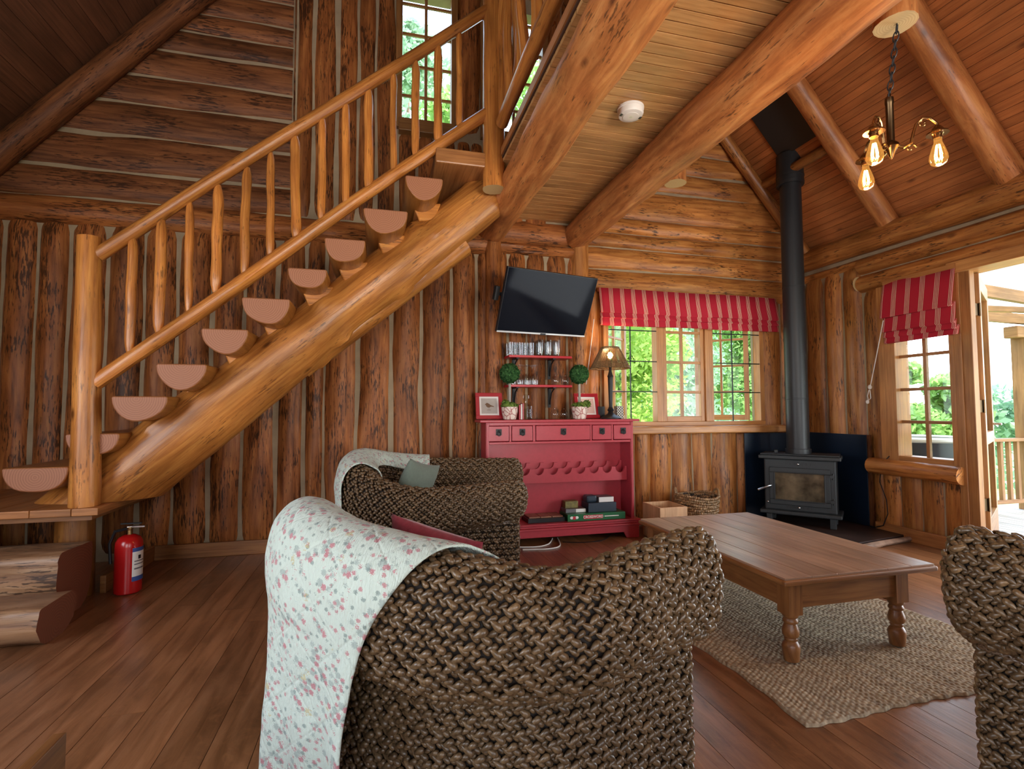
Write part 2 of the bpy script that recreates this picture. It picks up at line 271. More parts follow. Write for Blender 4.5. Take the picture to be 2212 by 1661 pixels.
# ------------------------------------------------------------------ mesh builder
ORG = {}
class MB:
    def __init__(s): s.v = []; s.f = []; s.uv = []; s.mi = []; s.t = []; s.mats = []; s.tint = 1.0
    def m(s, mat):
        mat = M[mat] if isinstance(mat, str) else mat
        if mat not in s.mats: s.mats.append(mat)
        return s.mats.index(mat)
    def face(s, idx, uvs, mi, tint=None):
        s.f.append(idx); s.uv.extend(uvs); s.mi.append(mi); s.t.extend([s.tint if tint is None else tint]*len(idx))
    def quad(s, pts, mat, uvs=None, tint=None):
        b = len(s.v); s.v.extend(Vector(p) for p in pts)
        if uvs is None:
            a = Vector(pts[1])-Vector(pts[0]); n = a.length or 1; a = a/n; c = Vector(pts[-1])-Vector(pts[0])
            uvs = [((Vector(p)-Vector(pts[0])).dot(a), (Vector(p)-Vector(pts[0])).dot((c-a*c.dot(a)).normalized() if (c-a*c.dot(a)).length > 1e-6 else c)) for p in pts]
        s.face(list(range(b, b+len(pts))), uvs, s.m(mat), tint)
    def grid(s, fn, nu, nv, mat, uvf=None, wrap=False, tint=None):
        """points fn(i, j); i 0..nu, j 0..nv"""
        mi = s.m(mat); b = len(s.v); w = nv if wrap else nv+1
        for i in range(nu+1):
            for j in range(w): s.v.append(Vector(fn(i, j)))
        uvf = uvf or (lambda i, j: (i/nu, j/nv))
        for i in range(nu):
            for j in range(nv):
                j2 = (j+1) % w
                s.face([b+i*w+j, b+(i+1)*w+j, b+(i+1)*w+j2, b+i*w+j2], [uvf(i, j), uvf(i+1, j), uvf(i+1, j+1), uvf(i, j+1)], mi, tint)
        return b
    def box(s, x0, x1, y0, y1, z0, z1, mat, T=None, tint=None, o=None):
        P = [Vector((x, y, z)) for x in (x0, x1) for y in (y0, y1) for z in (z0, z1)]
        d = (x1-x0, y1-y0, z1-z0); ln = max(range(3), key=lambda k: d[k]); off = o if o is not None else (R.random()*7, R.random()*7)
        fs = ((0, 1, 3, 2, 0), (4, 6, 7, 5, 0), (0, 4, 5, 1, 1), (2, 3, 7, 6, 1), (0, 2, 6, 4, 2), (1, 5, 7, 3, 2))
        b = len(s.v); mi = s.m(mat)
        s.v.extend((T @ p if T is not None else p) for p in P)
        for a, b1, c, d1, ax in fs:
            oth = [k for k in range(3) if k != ax]
            uax = ln if ln in oth else oth[0]; vax = [k for k in oth if k != uax][0]
            s.face([b+a, b+b1, b+c, b+d1], [(P[k][uax]+off[0], P[k][vax]+off[1]) for k in (a, b1, c, d1)], mi, tint)
    def prism(s, poly, h, T, mat, side=None, uvc=None, tint=None):
        """poly in local xy, extruded 0..h along local z"""
        b = len(s.v); n = len(poly); mi = s.m(mat); ms = s.m(side or mat); ox, oy = uvc or (0, 0)
        for z in (0, h):
            for x, y in poly: s.v.append(T @ Vector((x, y, z)))
        s.face([b+i for i in range(n)][::-1], [(x-ox, y-oy) for x, y in poly][::-1], mi, tint)
        s.face([b+n+i for i in range(n)], [(x-ox, y-oy) for x, y in poly], mi, tint)
        acc = 0
        for i in range(n):
            j = (i+1) % n; l = math.dist(poly[i], poly[j])
            s.face([b+i, b+j, b+n+j, b+n+i], [(0, acc), (0, acc+l), (h, acc+l), (h, acc)], ms, tint); acc += l
    def log(s, p0, p1, r0, r1, mat, nl=14, ns=14, wav=.05, seed=None, capm=('end_pale', 'end_pale'), bend=0., tint=None, knob=0.):
        p0, p1 = Vector(p0), Vector(p1); ax = p1-p0; ln = ax.length; ax /= ln
        a = ax.orthogonal().normalized(); c = ax.cross(a); sd = seed if seed is not None else R.random()*100
        u0, v0 = (sd*3.7) % 9, (sd*5.3) % 9; bd = a*math.cos(sd*9)+c*math.sin(sd*9)
        tt = tint if tint is not None else .85+.3*((sd*7.13) % 1)
        rings_ = []
        def ctr(t): return p0+ax*(t*ln)+bd*(bend*math.sin(t*PI)+bend*.5*math.sin(t*2.7*PI+sd))
        def rad(t, j):
            th = 2*PI*(j % ns)/ns; r = r0+(r1-r0)*t
            q = Vector((math.cos(th)*1.1, math.sin(th)*1.1, t*ln*1.6+sd*3))
            k = 1+wav*noise.noise(q)*1.6+wav*.5*noise.noise(q*2.7)
            if knob: k += knob*max(0, noise.noise(Vector((math.cos(th)*1.6, math.sin(th)*1.6, t*ln*4.5+sd)))-.42)*2.2
            return r*k
        def fn(i, j):
            t = i/nl; th = 2*PI*j/ns; return ctr(t)+(a*math.cos(th)+c*math.sin(th))*rad(t, j)
        b = s.grid(fn, nl, ns, mat, lambda i, j: (u0+i/nl*ln, v0+2*PI*r0*j/ns), wrap=True, tint=tt)
        for e, cm in ((0, capm[0]), (nl, capm[1])):
            if cm is None: continue
            k = len(s.v); ce = ctr(e/nl)
            for j in range(ns): s.v.append(Vector(s.v[b+e*ns+j]))
            ids = [k+j for j in range(ns)]; uv = [(r0*math.cos(2*PI*j/ns), r0*math.sin(2*PI*j/ns)) for j in range(ns)]
            s.face(ids[::-1] if e == 0 else ids, uv[::-1] if e == 0 else uv, s.m(cm), 1.)
    def half(s, o, ax, ac, nm, ln, w, bulge, mat, nl=16, na=8, seed=None, tint=None, wav=.06, clip=None, endround=0.):
        """a log face set in a wall: o = middle of its start on the wall plane, ax along, ac across, nm out of the wall"""
        o, ax, ac, nm = Vector(o), Vector(ax), Vector(ac), Vector(nm); sd = seed if seed is not None else R.random()*100
        u0, v0 = (sd*3.7) % 9, (sd*5.3) % 9; tt = tint if tint is not None else .78+.44*((sd*7.13) % 1)
        def fn(i, j):
            t = i/nl; th = (-1+2*j/na)*1.38; q = Vector((sd, t*ln*1.3, (1 if j > na/2 else -1)*2.3))
            ww = w*.5*(1+wav*1.7*noise.noise(q)+wav*.6*noise.noise(q*3.1))
            bb = bulge*(1+.25*noise.noise(Vector((sd+9, t*ln*1.1, 0)))+.22*noise.noise(Vector((sd+3, t*ln*2.3, j*.5))))
            e = 1.
            if endround:
                de = min(t*ln, (1-t)*ln)
                if de < endround: e = math.sqrt(max(0, 1-(1-de/endround)**2))*.5+.5
            x0, x1 = 0, ln
            if clip: x0, x1 = clip(ww*math.sin(th)/math.sin(1.38))
            al = x0+(x1-x0)*t
            return o+ax*al+ac*(ww*math.sin(th)/math.sin(1.38)*(.94+.06*e))+nm*(bb*(math.cos(th)-math.cos(1.38))/(1-math.cos(1.38))*e-.012)
        s.grid(fn, nl, na, mat, lambda i, j: (u0+i/nl*ln, v0+w*1.3*j/na), tint=tt)
    def tube(s, pts, r, mat, ns=8, closed=False, caps=True, tint=None):
        pts = [Vector(p) for p in pts]; n = len(pts); rs = r if isinstance(r, (list, tuple)) else [r]*n
        up = Vector((0, 0, 1)); fr = []; prev = None
        for i in range(n):
            d = (pts[(i+1) % n]-pts[i-1]) if closed else (pts[min(i+1, n-1)]-pts[max(i-1, 0)])
            d.normalize()
            if prev is None: a = d.orthogonal().normalized()
            else: a = prev-d*prev.dot(d); a = a.normalized() if a.length > 1e-6 else d.orthogonal().normalized()
            prev = a; fr.append((a, d.cross(a)))
        k = n if not closed else n
        def fn(i, j):
            q = i % n; th = 2*PI*j/ns; return pts[q]+(fr[q][0]*math.cos(th)+fr[q][1]*math.sin(th))*rs[q]
        if closed:
            b = len(s.v); mi = s.m(mat)
            for i in range(n):
                for j in range(ns): s.v.append(fn(i, j))
            for i in range(n):
                for j in range(ns):
                    i2, j2 = (i+1) % n, (j+1) % ns
                    s.face([b+i*ns+j, b+i2*ns+j, b+i2*ns+j2, b+i*ns+j2], [(i*.01, j*.01)]*4, mi, tint)
        else:
            b = s.grid(fn, n-1, ns, mat, lambda i, j: (i*.02, j*.01), wrap=True, tint=tint)
            if caps:
                s.face([b+j for j in range(ns)][::-1], [(0, 0)]*ns, s.m(mat), tint); s.face([b+(n-1)*ns+j for j in range(ns)], [(0, 0)]*ns, s.m(mat), tint)
    def lathe(s, prof, c, mat, ns=20, T=None, tint=None, wav=None):
        c = Vector(c); n = len(prof)
        def fn(i, j):
            r, z = prof[i]; th = 2*PI*j/ns; k = wav(i, th) if wav else 1
            p = Vector((r*k*math.cos(th), r*k*math.sin(th), z)); return (T @ p if T is not None else p)+c
        s.grid(fn, n-1, ns, mat, lambda i, j: (prof[i][1], 2*PI*max(.02, prof[i][0])*j/ns), wrap=True, tint=tint)
    def disc(s, c, r, nm, mat, ns=16, tint=None):
        nm = Vector(nm).normalized(); a = nm.orthogonal().normalized(); b2 = nm.cross(a)
        s.quad([Vector(c)+(a*math.cos(2*PI*j/ns)+b2*math.sin(2*PI*j/ns))*r for j in range(ns)], mat, [(r*math.cos(2*PI*j/ns), r*math.sin(2*PI*j/ns)) for j in range(ns)], tint)
    def ball(s, c, r, mat, n=8, sx=1, sy=1, sz=1, tint=None):
        s.lathe([(max(1e-4, r*math.sin(PI*i/n)), -r*math.cos(PI*i/n)) for i in range(n+1)], c, mat, ns=max(8, n+4), T=Matrix.Diagonal((sx, sy, sz)), tint=tint)
    def build(s, name, parent=None, org=None, smooth=True, bevel=0., angle=38, seg=2):
        if org is None: org = ORG.get(parent, Vector((0, 0, 0))) if parent is not None else Vector((0, 0, 0))
        org = Vector(org)
        me = bpy.data.meshes.new(name); n = len(s.v)
        va = np.array([tuple(v-org) for v in s.v], dtype=np.float32).ravel() if n else np.zeros(0, np.float32)
        me.vertices.add(n); me.vertices.foreach_set('co', va)
        ln = np.array([len(f) for f in s.f], dtype=np.int32); li = np.array([i for f in s.f for i in f], dtype=np.int32)
        me.loops.add(len(li)); me.loops.foreach_set('vertex_index', li)
        me.polygons.add(len(ln)); st = np.zeros(len(ln), np.int32); st[1:] = np.cumsum(ln)[:-1]
        me.polygons.foreach_set('loop_start', st); me.polygons.foreach_set('material_index', np.array(s.mi, np.int32))
        me.polygons.foreach_set('use_smooth', np.full(len(ln), smooth))
        ul = me.uv_layers.new(name='UVMap'); ul.data.foreach_set('uv', np.array(s.uv, np.float32).ravel())
        ca = me.color_attributes.new('tint', 'FLOAT_COLOR', 'CORNER')
        t = np.array(s.t, np.float32); ca.data.foreach_set('color', np.stack([t, t, t, np.ones_like(t)], 1).ravel())
        me.update(calc_edges=True); me.validate()
        if smooth: me.set_sharp_from_angle(angle=math.radians(angle))
        for m in s.mats: me.materials.append(m)
        o = bpy.data.objects.new(name, me); COL.objects.link(o)
        if parent is not None: o.parent = parent
        else: o.location = org
        ORG[o] = org
        if bevel:
            md = o.modifiers.new('bevel', 'BEVEL'); md.width = bevel; md.segments = seg; md.limit_method = 'ANGLE'; md.angle_limit = math.radians(40)
        return o
def tag(o, label, cat, group=None, kind=None):
    o['label'] = label; o['category'] = cat
    if group: o['group'] = group
    if kind: o['kind'] = kind
    return o
def thing(name, label, cat, loc, group=None, kind=None):
    o = bpy.data.objects.new(name, None); COL.objects.link(o); o.location = loc; o.empty_display_size = .05
    ORG[o] = Vector(loc); return tag(o, label, cat, group, kind)
def struct(mb, name, label, cat, **k):
    return tag(mb.build(name, **k), label, cat, kind='structure')
def dup(o, loc, label, group=None, rotz=0.):
    c = o.copy(); COL.objects.link(c); c.location = loc; c['label'] = label; c.rotation_euler = (0, 0, rotz)
    if group: c['group'] = group
    def kids(a, b):
        for ch in list(a.children):
            d = ch.copy(); COL.objects.link(d); d.parent = b; kids(ch, d)
    kids(o, c); return c
def frame_T(o, x, y, z):
    """matrix with local axes x, y, z at o"""
    m = Matrix((Vector(x), Vector(y), Vector(z))).transposed().to_4x4(); m.translation = Vector(o); return m
def one(fn, name, parent=None, **k):
    mb = MB(); fn(mb); return mb.build(name, parent, **k)
X3, Y3, Z3 = Vector((1, 0, 0)), Vector((0, 1, 0)), Vector((0, 0, 1))
# ------------------------------------------------------------------ the room shell
YB, XR, XL, YF = 4.87, 4.77, -3.12, -2.6          # log-face planes of the walls
SL = 1.17                                          # roof pitch
def roof_z(x): return 3.06+SL*(XR-x) if x > .82 else 3.06+SL*(x-XL)
XRIDGE = (XR+XL)/2
# floor: long boards running towards the back wall
mb = MB(); x = XL-.3
while x < XR+.1:
    w = .158; y = YF-.2-R.random()*2
    while y < YB+.15:
        ln = 2.2+R.random()*2.2
        y1 = min(y+ln, YB+.15)
        if y1 > YF: mb.box(x+.0012, min(x+w-.0012, XR+.12), max(y, YF-.15)+.0012, y1-.0012, -.03, 0, 'floor', tint=.78+R.random()*.5)
        y = y1+0.0
    x += w
mb.box(XL-.3, XR+.12, YF-.2, YB+.15, -.06, -.02, 'groove')
struct(mb, 'floor', 'worn reddish brown floorboards running to the back wall', 'floor', smooth=False)
# ---- back wall
def wallshell(mb, rects, y0, y1, mat='groove'):
    for x0, x1, z0, z1 in rects: mb.box(x0, x1, y0, y1, z0, z1, mat)
W1 = (2.20, 4.12, 1.03, 2.36)                      # big window hole x0,x1,z0,z1
U1 = (.15, .675, 3.90, 5.25); U2 = (.965, 1.60, 3.90, 5.25)
mb = MB()
nB, aX, aZ = Vector((0, -1, 0)), X3, Z3
def chinkrects(holes, xs, zs):
    """cells of the wall not in a hole"""
    out = []
    for i in range(len(xs)-1):
        for j in range(len(zs)-1):
            cx, cz = (xs[i]+xs[i+1])/2, (zs[j]+zs[j+1])/2
            if not any(h[0] < cx < h[1] and h[2] < cz < h[3] for h in holes): out.append((xs[i], xs[i+1], zs[j], zs[j+1]))
    return out
cells = chinkrects([W1, U1, U2], [XL-.15, .15, .675, .965, 1.60, 2.20, 4.12, XR+.15], [-.02, 1.03, 2.36, 3.0, 3.90, 5.25])
for c in cells:
    mb.box(c[0], c[1], YB-.014, YB+.13, c[2], c[3], 'chink')
mb.prism([(XL-.15, 5.25), (XR+.15, 5.25), (XRIDGE+.3, 8.3), (XRIDGE-.3, 8.3)], .13, frame_T((0, YB+.13, 0), X3, Z3, -Y3), 'chink')
def vlogs(xs, z0, z1, mat, bulge=.075, rnd=.03, k=.985):
    for a, b in zip(xs, xs[1:]):
        mb.half(((a+b)/2, YB, z0), aZ, aX, nB, z1-z0, (b-a)*k, bulge, mat, nl=30, endround=rnd, wav=.10)
def hlogs(zs, xr, mat, bulge=.06, xl=None):
    for a, b in zip(zs, zs[1:]):
        xs0, xs1 = xr((a+b)/2)
        zc, w = (a+b)/2, b-a
        mb.half((xs0, YB, zc), aX, aZ, nB, xs1-xs0, w*1.085, bulge, mat, nl=34, wav=.085)
vlogs([-3.11, -2.87, -2.65, -2.43, -2.17, -1.90, -1.65, -1.39, -1.14, -.87, -.64, -.48, -.20, .10, .38, .66, .90, 1.06], 0.06, 2.735, 'log')
vlogs([1.06, 1.21, 1.40, 1.61, 1.83, 2.02], .06, 2.765, 'log')
hlogs([2.71, 2.93], lambda z: (XL, 1.02), 'log', .10)
hlogs([2.74, 2.85, 3.08], lambda z: (1.05, 1.95), 'log', .09)
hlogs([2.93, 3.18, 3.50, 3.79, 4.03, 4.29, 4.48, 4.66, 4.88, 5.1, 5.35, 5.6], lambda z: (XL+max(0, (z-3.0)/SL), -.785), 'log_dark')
vlogs([-.755, -.61, -.40, -.215, -.06, .14], 2.94, 6.9, 'log', .06)
vlogs([.14, .33, .50, .70, .84, .97, 1.16, 1.38, 1.62], 2.92, 3.815, 'log', .06, .08)
vlogs([.685, .955], 3.9, 6.6, 'log', .06); vlogs([1.61, 1.80, 2.0, 2.2, 2.4], 3.1, 6.4, 'log', .06)
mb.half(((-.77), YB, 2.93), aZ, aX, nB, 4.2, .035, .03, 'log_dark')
# right of the second post: logs above and below the big window
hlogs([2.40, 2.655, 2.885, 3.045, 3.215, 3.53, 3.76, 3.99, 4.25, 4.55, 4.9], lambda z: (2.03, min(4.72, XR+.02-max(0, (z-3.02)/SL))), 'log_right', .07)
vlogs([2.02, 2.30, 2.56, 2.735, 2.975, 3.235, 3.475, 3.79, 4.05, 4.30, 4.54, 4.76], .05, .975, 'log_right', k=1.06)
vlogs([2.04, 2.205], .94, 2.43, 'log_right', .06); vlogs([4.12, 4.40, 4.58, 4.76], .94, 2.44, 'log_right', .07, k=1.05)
struct(mb, 'wall_back', 'back wall of peeled logs with pale chinking between them', 'wall')
# ---- right wall
nR, aY = Vector((-1, 0, 0)), Vector((0, 1, 0))
W2 = (3.27, 3.92, .70, 2.36); D1 = (1.0, 3.24, -.05, 2.37)
mb = MB()
for c in chinkrects([W2, D1], [YF-.1, 1.0, 3.24, 3.27, 3.92, YB+.1], [-.05, .70, 2.36, 2.37, 2.86]):
    mb.box(XR-.014, XR+.13, c[0], c[1], c[2], c[3], 'chink')
def vlr(ys, z0, z1, mat='log_right', bulge=.075, k=1.01):
    for a, b in zip(ys, ys[1:]): mb.half((XR, (a+b)/2, z0), aZ, aY, nR, z1-z0, (b-a)*k, bulge, mat, nl=20, endround=.02)
vlr([4.12, 4.36, 4.59, 4.86], .06, 2.68); vlr([3.93, 4.13], .06, 2.40, bulge=.055, k=1.1)
vlr([3.18, 3.42, 3.62, 3.80, 4.0], .06, .68, bulge=.06, k=1.14)
vlr([-2.6, -2.3, -2.05, -1.8, -1.52, -1.3, -1.05, -.8, -.55, -.3, -.05, .2, .45, .7, .9], .09, 2.4)
def hlr(z0, z1, y0, y1, b, mat='log_right'): mb.half((XR, y0, (z0+z1)/2), aY, aZ, nR, y1-y0, (z1-z0), b, mat, nl=30, wav=.04)
hlr(2.375, 2.56, -2.6, 4.13, .11); hlr(2.56, 2.74, -2.6, 4.13, .10); hlr(2.64, 2.74, 4.1, 4.86, .08)
mb.disc((XR-.05, 4.135, 2.47), .075, (0, 1, 0), 'end_pale')
struct(mb, 'wall_right', 'right wall of honey coloured logs around the small window and the veranda door', 'wall')
mb = MB(); mb.log((XR-.05, -2.6, 2.86), (XR-.05, 4.86, 2.88), .135, .115, 'log_right', nl=40, wav=.05)
struct(mb, 'trim_1', 'long wall plate log under the right roof slope', 'beam')
# ---- left and front walls (out of the picture), each with a window that lets daylight in
mb = MB()
for c in chinkrects([(-.6, 2.2, .8, 2.3)], [YF-.1, -.6, 2.2, YB+.1], [-.05, .8, 2.3, 3.1]): mb.box(XL-.13, XL, c[0], c[1], c[2], c[3], 'log')
struct(mb, 'wall_left', 'left side wall with a window, out of frame', 'wall', smooth=False)
mb = MB()
for c in chinkrects([(-2.2, -.4, .7, 2.3), (.8, 2.8, .7, 2.3)], [XL-.13, -2.2, -.6, -.4, .8, 2.2, 2.8, XR+.13], [-.05, .7, 2.3, 3.6, 5.2]): mb.box(c[0], c[1], YF-.13, YF, c[2], c[3], 'log')
mb.prism([(XL-.15, 5.2), (XR+.15, 5.2), (XRIDGE+.3, 8.3), (XRIDGE-.3, 8.3)], .13, frame_T((0, YF, 0), X3, Z3, -Y3), 'log')
struct(mb, 'wall_front', 'wall behind the viewer with windows, out of frame', 'wall', smooth=False)
# ---- roof slopes: boards running along the ridge
def slope(side):
    mb = MB(); d = Vector((-1 if side > 0 else 1, 0, SL)).normalized(); base = Vector((XR+.14 if side > 0 else XL-.14, 0, 3.06-.14*SL))
    nrm = Vector((-SL if side > 0 else SL, 0, -1)).normalized()
    ln = (XR+.14-XRIDGE)*math.sqrt(1+SL*SL)+.05; w = .068; k = 0
    if side < 0:
        ln = (XRIDGE-XL+.14)*math.sqrt(1+SL*SL)+.05; w = .13
    n = int(ln/w)+1
    for k in range(n):
        a = base+d*(k*w); T = frame_T(a, d, Y3*1, -nrm)
        mb.box(.0, w-.003, YF-.3, YB+.2, 0, .02, 'roofboard' if side > 0 else 'roof_shaded', T=T, tint=.94+R.random()*.12)
    T = frame_T(base, d, Y3, -nrm); mb.box(-.1, n*w+.05, YF-.35, YB+.25, .018, .07, 'groove', T=T)
    return mb
struct(slope(1), 'ceiling_2', 'sloping boarded ceiling over the stove and chandelier', 'ceiling', smooth=False)
struct(slope(-1), 'ceiling_3', 'sloping boarded ceiling over the stairs, its boards darkened for shade', 'ceiling', smooth=False)
# ---- loft floor seen from below: boards running left to right
mb = MB(); y = YF+.1; k = 0
while y < YB-.02:
    mb.box(.90, 2.08, y+.0042, min(y+.0775, YB-.01)-.0042, 3.10, 3.130, 'board', tint=.9+R.random()*.2); y += .0775
mb.box(.89, 2.09, YF+.1, YB-.01, 3.126, 3.14, 'groove'); mb.box(.88, 2.10, YF+.1, YB-.01, 3.14, 3.20, 'trim')
struct(mb, 'ceiling_1', 'pale boarded underside of the loft between the two big log beams', 'ceiling', smooth=False)
# ---- log beams, posts, rafters
def beam(name, label, cat, args, **k):
    mb = MB(); mb.log(*args, **k); return struct(mb, name, label, cat)
beam('ceiling_beam', 'thick reddish log beam beside the stair head, carrying the loft edge', 'beam', ((1.035, -2.5, 2.98), (1.05, 4.80, 2.97), .170, .150, 'beam'), nl=80, ns=30, wav=.075, knob=.22, bend=.012)
beam('ceiling_beam', 'thick log beam between the loft boards and the chandelier', 'beam', ((1.95, -2.5, 2.98), (1.94, 4.82, 2.97), .180, .140, 'beam'), nl=80, ns=30, wav=.065, seed=31.3, knob=.15, bend=.012)
beam('log_pillar', 'round log post under the beam nearer the stairs, beside the television', 'pillar', ((1.062, 4.83, 0), (1.062, 4.83, 2.88), .090, .083, 'log'), nl=26, wav=.07, knob=.2)
beam('log_pillar', 'round log post between the television and the big window', 'pillar', ((1.965, 4.84, 0), (1.965, 4.84, 2.88), .10, .092, 'log_right'), nl=26, wav=.05)
dS = Vector((-1, 0, SL))
for yy, lab, r in ((2.79, 'stout log rafter beside the chandelier', .105), (3.775, 'log rafter between the flue plate and the chandelier', .09), (1.65, 'log rafter high above the viewer on the right slope', .1)):
    p = Vector((4.70, yy, 2.97)); beam('rafter_beam', lab, 'rafter', (p, p+dS*3.6, r, r*.95, 'beam'), nl=24, wav=.04)
p = Vector((4.66, 4.74, 2.98)); beam('rafter_beam', 'thin log rafter along the gable logs behind the flue', 'rafter', (p, p+dS*3.4, .06, .06, 'log_right'), nl=20, wav=.05, tint=.8)
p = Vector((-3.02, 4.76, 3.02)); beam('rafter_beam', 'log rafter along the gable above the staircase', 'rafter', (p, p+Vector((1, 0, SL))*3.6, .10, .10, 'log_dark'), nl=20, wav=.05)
beam('trim_2', 'short dark cross log below the flue plate', 'trim', ((4.10, 3.80, 3.68), (4.10, 4.70, 3.68), .05, .05, 'log_right'), nl=8, tint=.55)
# ---- skirting
mb = MB(); mb.box(-1.74, 1.0, 4.775, 4.80, 0, .115, 'trim', tint=.8); struct(mb, 'baseboard_back', 'pale wooden skirting below the logs under the stairs', 'skirting', smooth=False, bevel=.004)
mb = MB(); mb.box(-1.775, -1.74, 4.02, 4.80, 0, .115, 'trim', tint=.8); struct(mb, 'baseboard_left', 'short skirting running behind the fire extinguisher', 'skirting', smooth=False, bevel=.004)
mb = MB(); mb.box(4.66, 4.69, 3.16, 4.0, 0, .115, 'trim'); struct(mb, 'baseboard_right', 'wooden skirting below the small right window', 'skirting', smooth=False, bevel=.004)
# ------------------------------------------------------------------ windows and door
def casement(parent, o, dx, w, z0, z1, nx, zs, name='casement'):
    """an opened glazed leaf: o hinge foot, dx its direction on plan"""
    d = Vector((dx[0], dx[1], 0)).normalized(); n = d.cross(Z3); T = frame_T(o, d, n, Z3)
    mb = MB()
    for a, b in ((0, .05), (w-.05, w)): mb.box(a, b, -.0205, .0205, z0, z1, 'winframe', T=T)
    for a, b in ((z0, z0+.06), (z1-.05, z1)): mb.box(.05, w-.05, -.02, .02, a, b, 'winframe', T=T)
    for k in range(1, nx): mb.box(w*k/nx-.012, w*k/nx+.012, -.013, .013, z0+.055, z1-.045, 'winframe', T=T)
    for z in zs: mb.box(.05, w-.05, -.011, .011, z-.012, z+.012, 'winframe', T=T)
    f = mb.build(name, parent, smooth=False, bevel=.003)
    mb = MB(); mb.box(.05, w-.05, -.003, .003, z0+.05, z1-.05, 'glass', T=T); mb.build('casement_pane', f, smooth=False)
w1 = thing('window_1', 'wide wooden window with open casements and thin black bars above the sill', 'window', (3.16, 4.80, 1.03), kind='structure')
mb = MB(); x0, x1, z0, z1 = W1
for a, b in ((x0, x0+.055), (2.80, 2.8748), (3.3782, 3.475), (x1-.055, x1)): mb.box(a, b, 4.795, 4.90, z0+.045, z1-.06, 'winframe')
mb.box(x0, x1, 4.79, 4.90, z0, z0+.045, 'winframe'); mb.box(x0, x1, 4.79, 4.90, z1-.06, z1, 'winframe')
mb.box(2.875, 2.925, 4.815, 4.855, z0+.045, z1-.06, 'winframe'); mb.box(3.33, 3.378, 4.815, 4.855, z0+.045, z1-.06, 'winframe'); mb.box(2.925, 3.33, 4.815, 4.855, z0+.045, z0+.10, 'winframe')
mb.build('window_frame', w1, smooth=False, bevel=.004)
mb = MB(); mb.box(3.095, 3.125, 4.820, 4.850, z0+.05, z1-.001, 'winframe')
for z in (1.385, 1.70, 2.02): mb.box(2.92, 3.34, 4.822, 4.848, z-.014, z+.014, 'winframe')
g = mb.build('muntin', w1, smooth=False, bevel=.003)
one(lambda m: m.box(2.92, 3.34, 4.834, 4.838, z0+.1, z1, 'glass'), 'window_pane', w1, smooth=False)
for (a, b, xv) in ((x0+.05, 2.80, 2.50), (3.475, x1-.05, 3.715)):
    mb = MB(); mb.box(xv-.005, xv+.005, 4.80, 4.81, z0+.04, z1, 'iron')
    for z in (1.385, 1.70, 2.02): mb.box(a, b, 4.80, 4.81, z-.005, z+.005, 'iron')
    o = mb.build('window_bar', w1, smooth=False); o['label'] = 'thin black security bars'
casement(w1, (2.235, 4.93, 0), (.79, .61), .55, 1.08, 2.33, 2, (1.40, 1.98))
casement(w1, (4.03, 4.93, 0), (-.70, .71), .58, 1.08, 2.33, 2, (1.40, 1.70, 2.0))
mb = MB(); mb.box(2.38, 4.30, 4.66, 4.86, .955, 1.03, 'winframe'); struct(mb, 'sill', 'thick varnished wooden sill under the wide window', 'sill', smooth=False, bevel=.012)
# right window
w2 = thing('window_2', 'narrow eight pane window beside the veranda door', 'window', (4.72, 3.55, .70), kind='structure')
mb = MB()
for a, b in ((3.235, 3.29), (3.765, 3.93)): mb.box(4.69, 4.86, a, b, .66, 2.38, 'winframe')
mb.box(4.70, 4.86, 3.27, 3.80, .66, .765, 'winframe'); mb.box(4.70, 4.86, 3.27, 3.80, 2.30, 2.38, 'winframe')
mb.build('window_frame', w2, smooth=False, bevel=.004)
mb = MB(); mb.box(4.7445, 4.7755, 3.52, 3.55, .75, 2.33, 'winframe', tint=.8)
for z in (1.08, 1.38, 1.69, 2.0): mb.box(4.748, 4.772, 3.28, 3.78, z-.014, z+.014, 'winframe', tint=.8)
mb.build('muntin', w2, smooth=False, bevel=.003)
one(lambda m: m.box(4.758, 4.762, 3.28, 3.78, .76, 2.32, 'glass'), 'window_pane', w2, smooth=False)
mb = MB(); mb.log((4.655, 4.02, .655), (4.655, 3.20, .645), .075, .075, 'log_right', nl=12, wav=.04, capm=('log_right', 'log_right'), tint=1.2); 
o = struct(mb, 'sill', 'rounded half log sill under the small right window', 'sill')
# upper windows over the stairs
def upwin(name, label, h, xv, ys, ref):
    w = thing(name, label, 'window', ((h[0]+h[1])/2, 4.82, h[2]), kind='structure'); mb = MB()
    for a, b in ((h[0]-.03, h[0]+.03), (h[1]-.03, h[1]+.03)): mb.box(a, b, 4.80, 4.92, h[2]-.04, h[3], 'winframe', tint=.5)
    mb.box(h[0], h[1], 4.76, 4.92, h[2]-.09, h[2]+.03, 'winframe', tint=.5); mb.build('window_frame', w, smooth=False, bevel=.004)
    mb = MB(); mb.box(xv-.014, xv+.014, 4.86, 4.885, h[2], h[3], 'winframe', tint=.55)
    for z in ys: mb.box(h[0], h[1], 4.862, 4.882, z-.012, z+.012, 'winframe', tint=.7)
    mb.build('muntin', w, smooth=False)
    one(lambda m: m.box(h[0], h[1], 4.871, 4.874, h[2], h[3], 'glass'), 'window_pane', w, smooth=False)
zz = [at(866, y, Y=4.87).z for y in (6, 71, 139, 205)]
upwin('window_3', 'tall small-paned window high over the stair treads', U1, .405, zz+[zz[0]+.3], 0)
upwin('window_4', 'tall small-paned window behind the loft balusters', U2, 1.28, zz+[zz[0]+.3], 0)
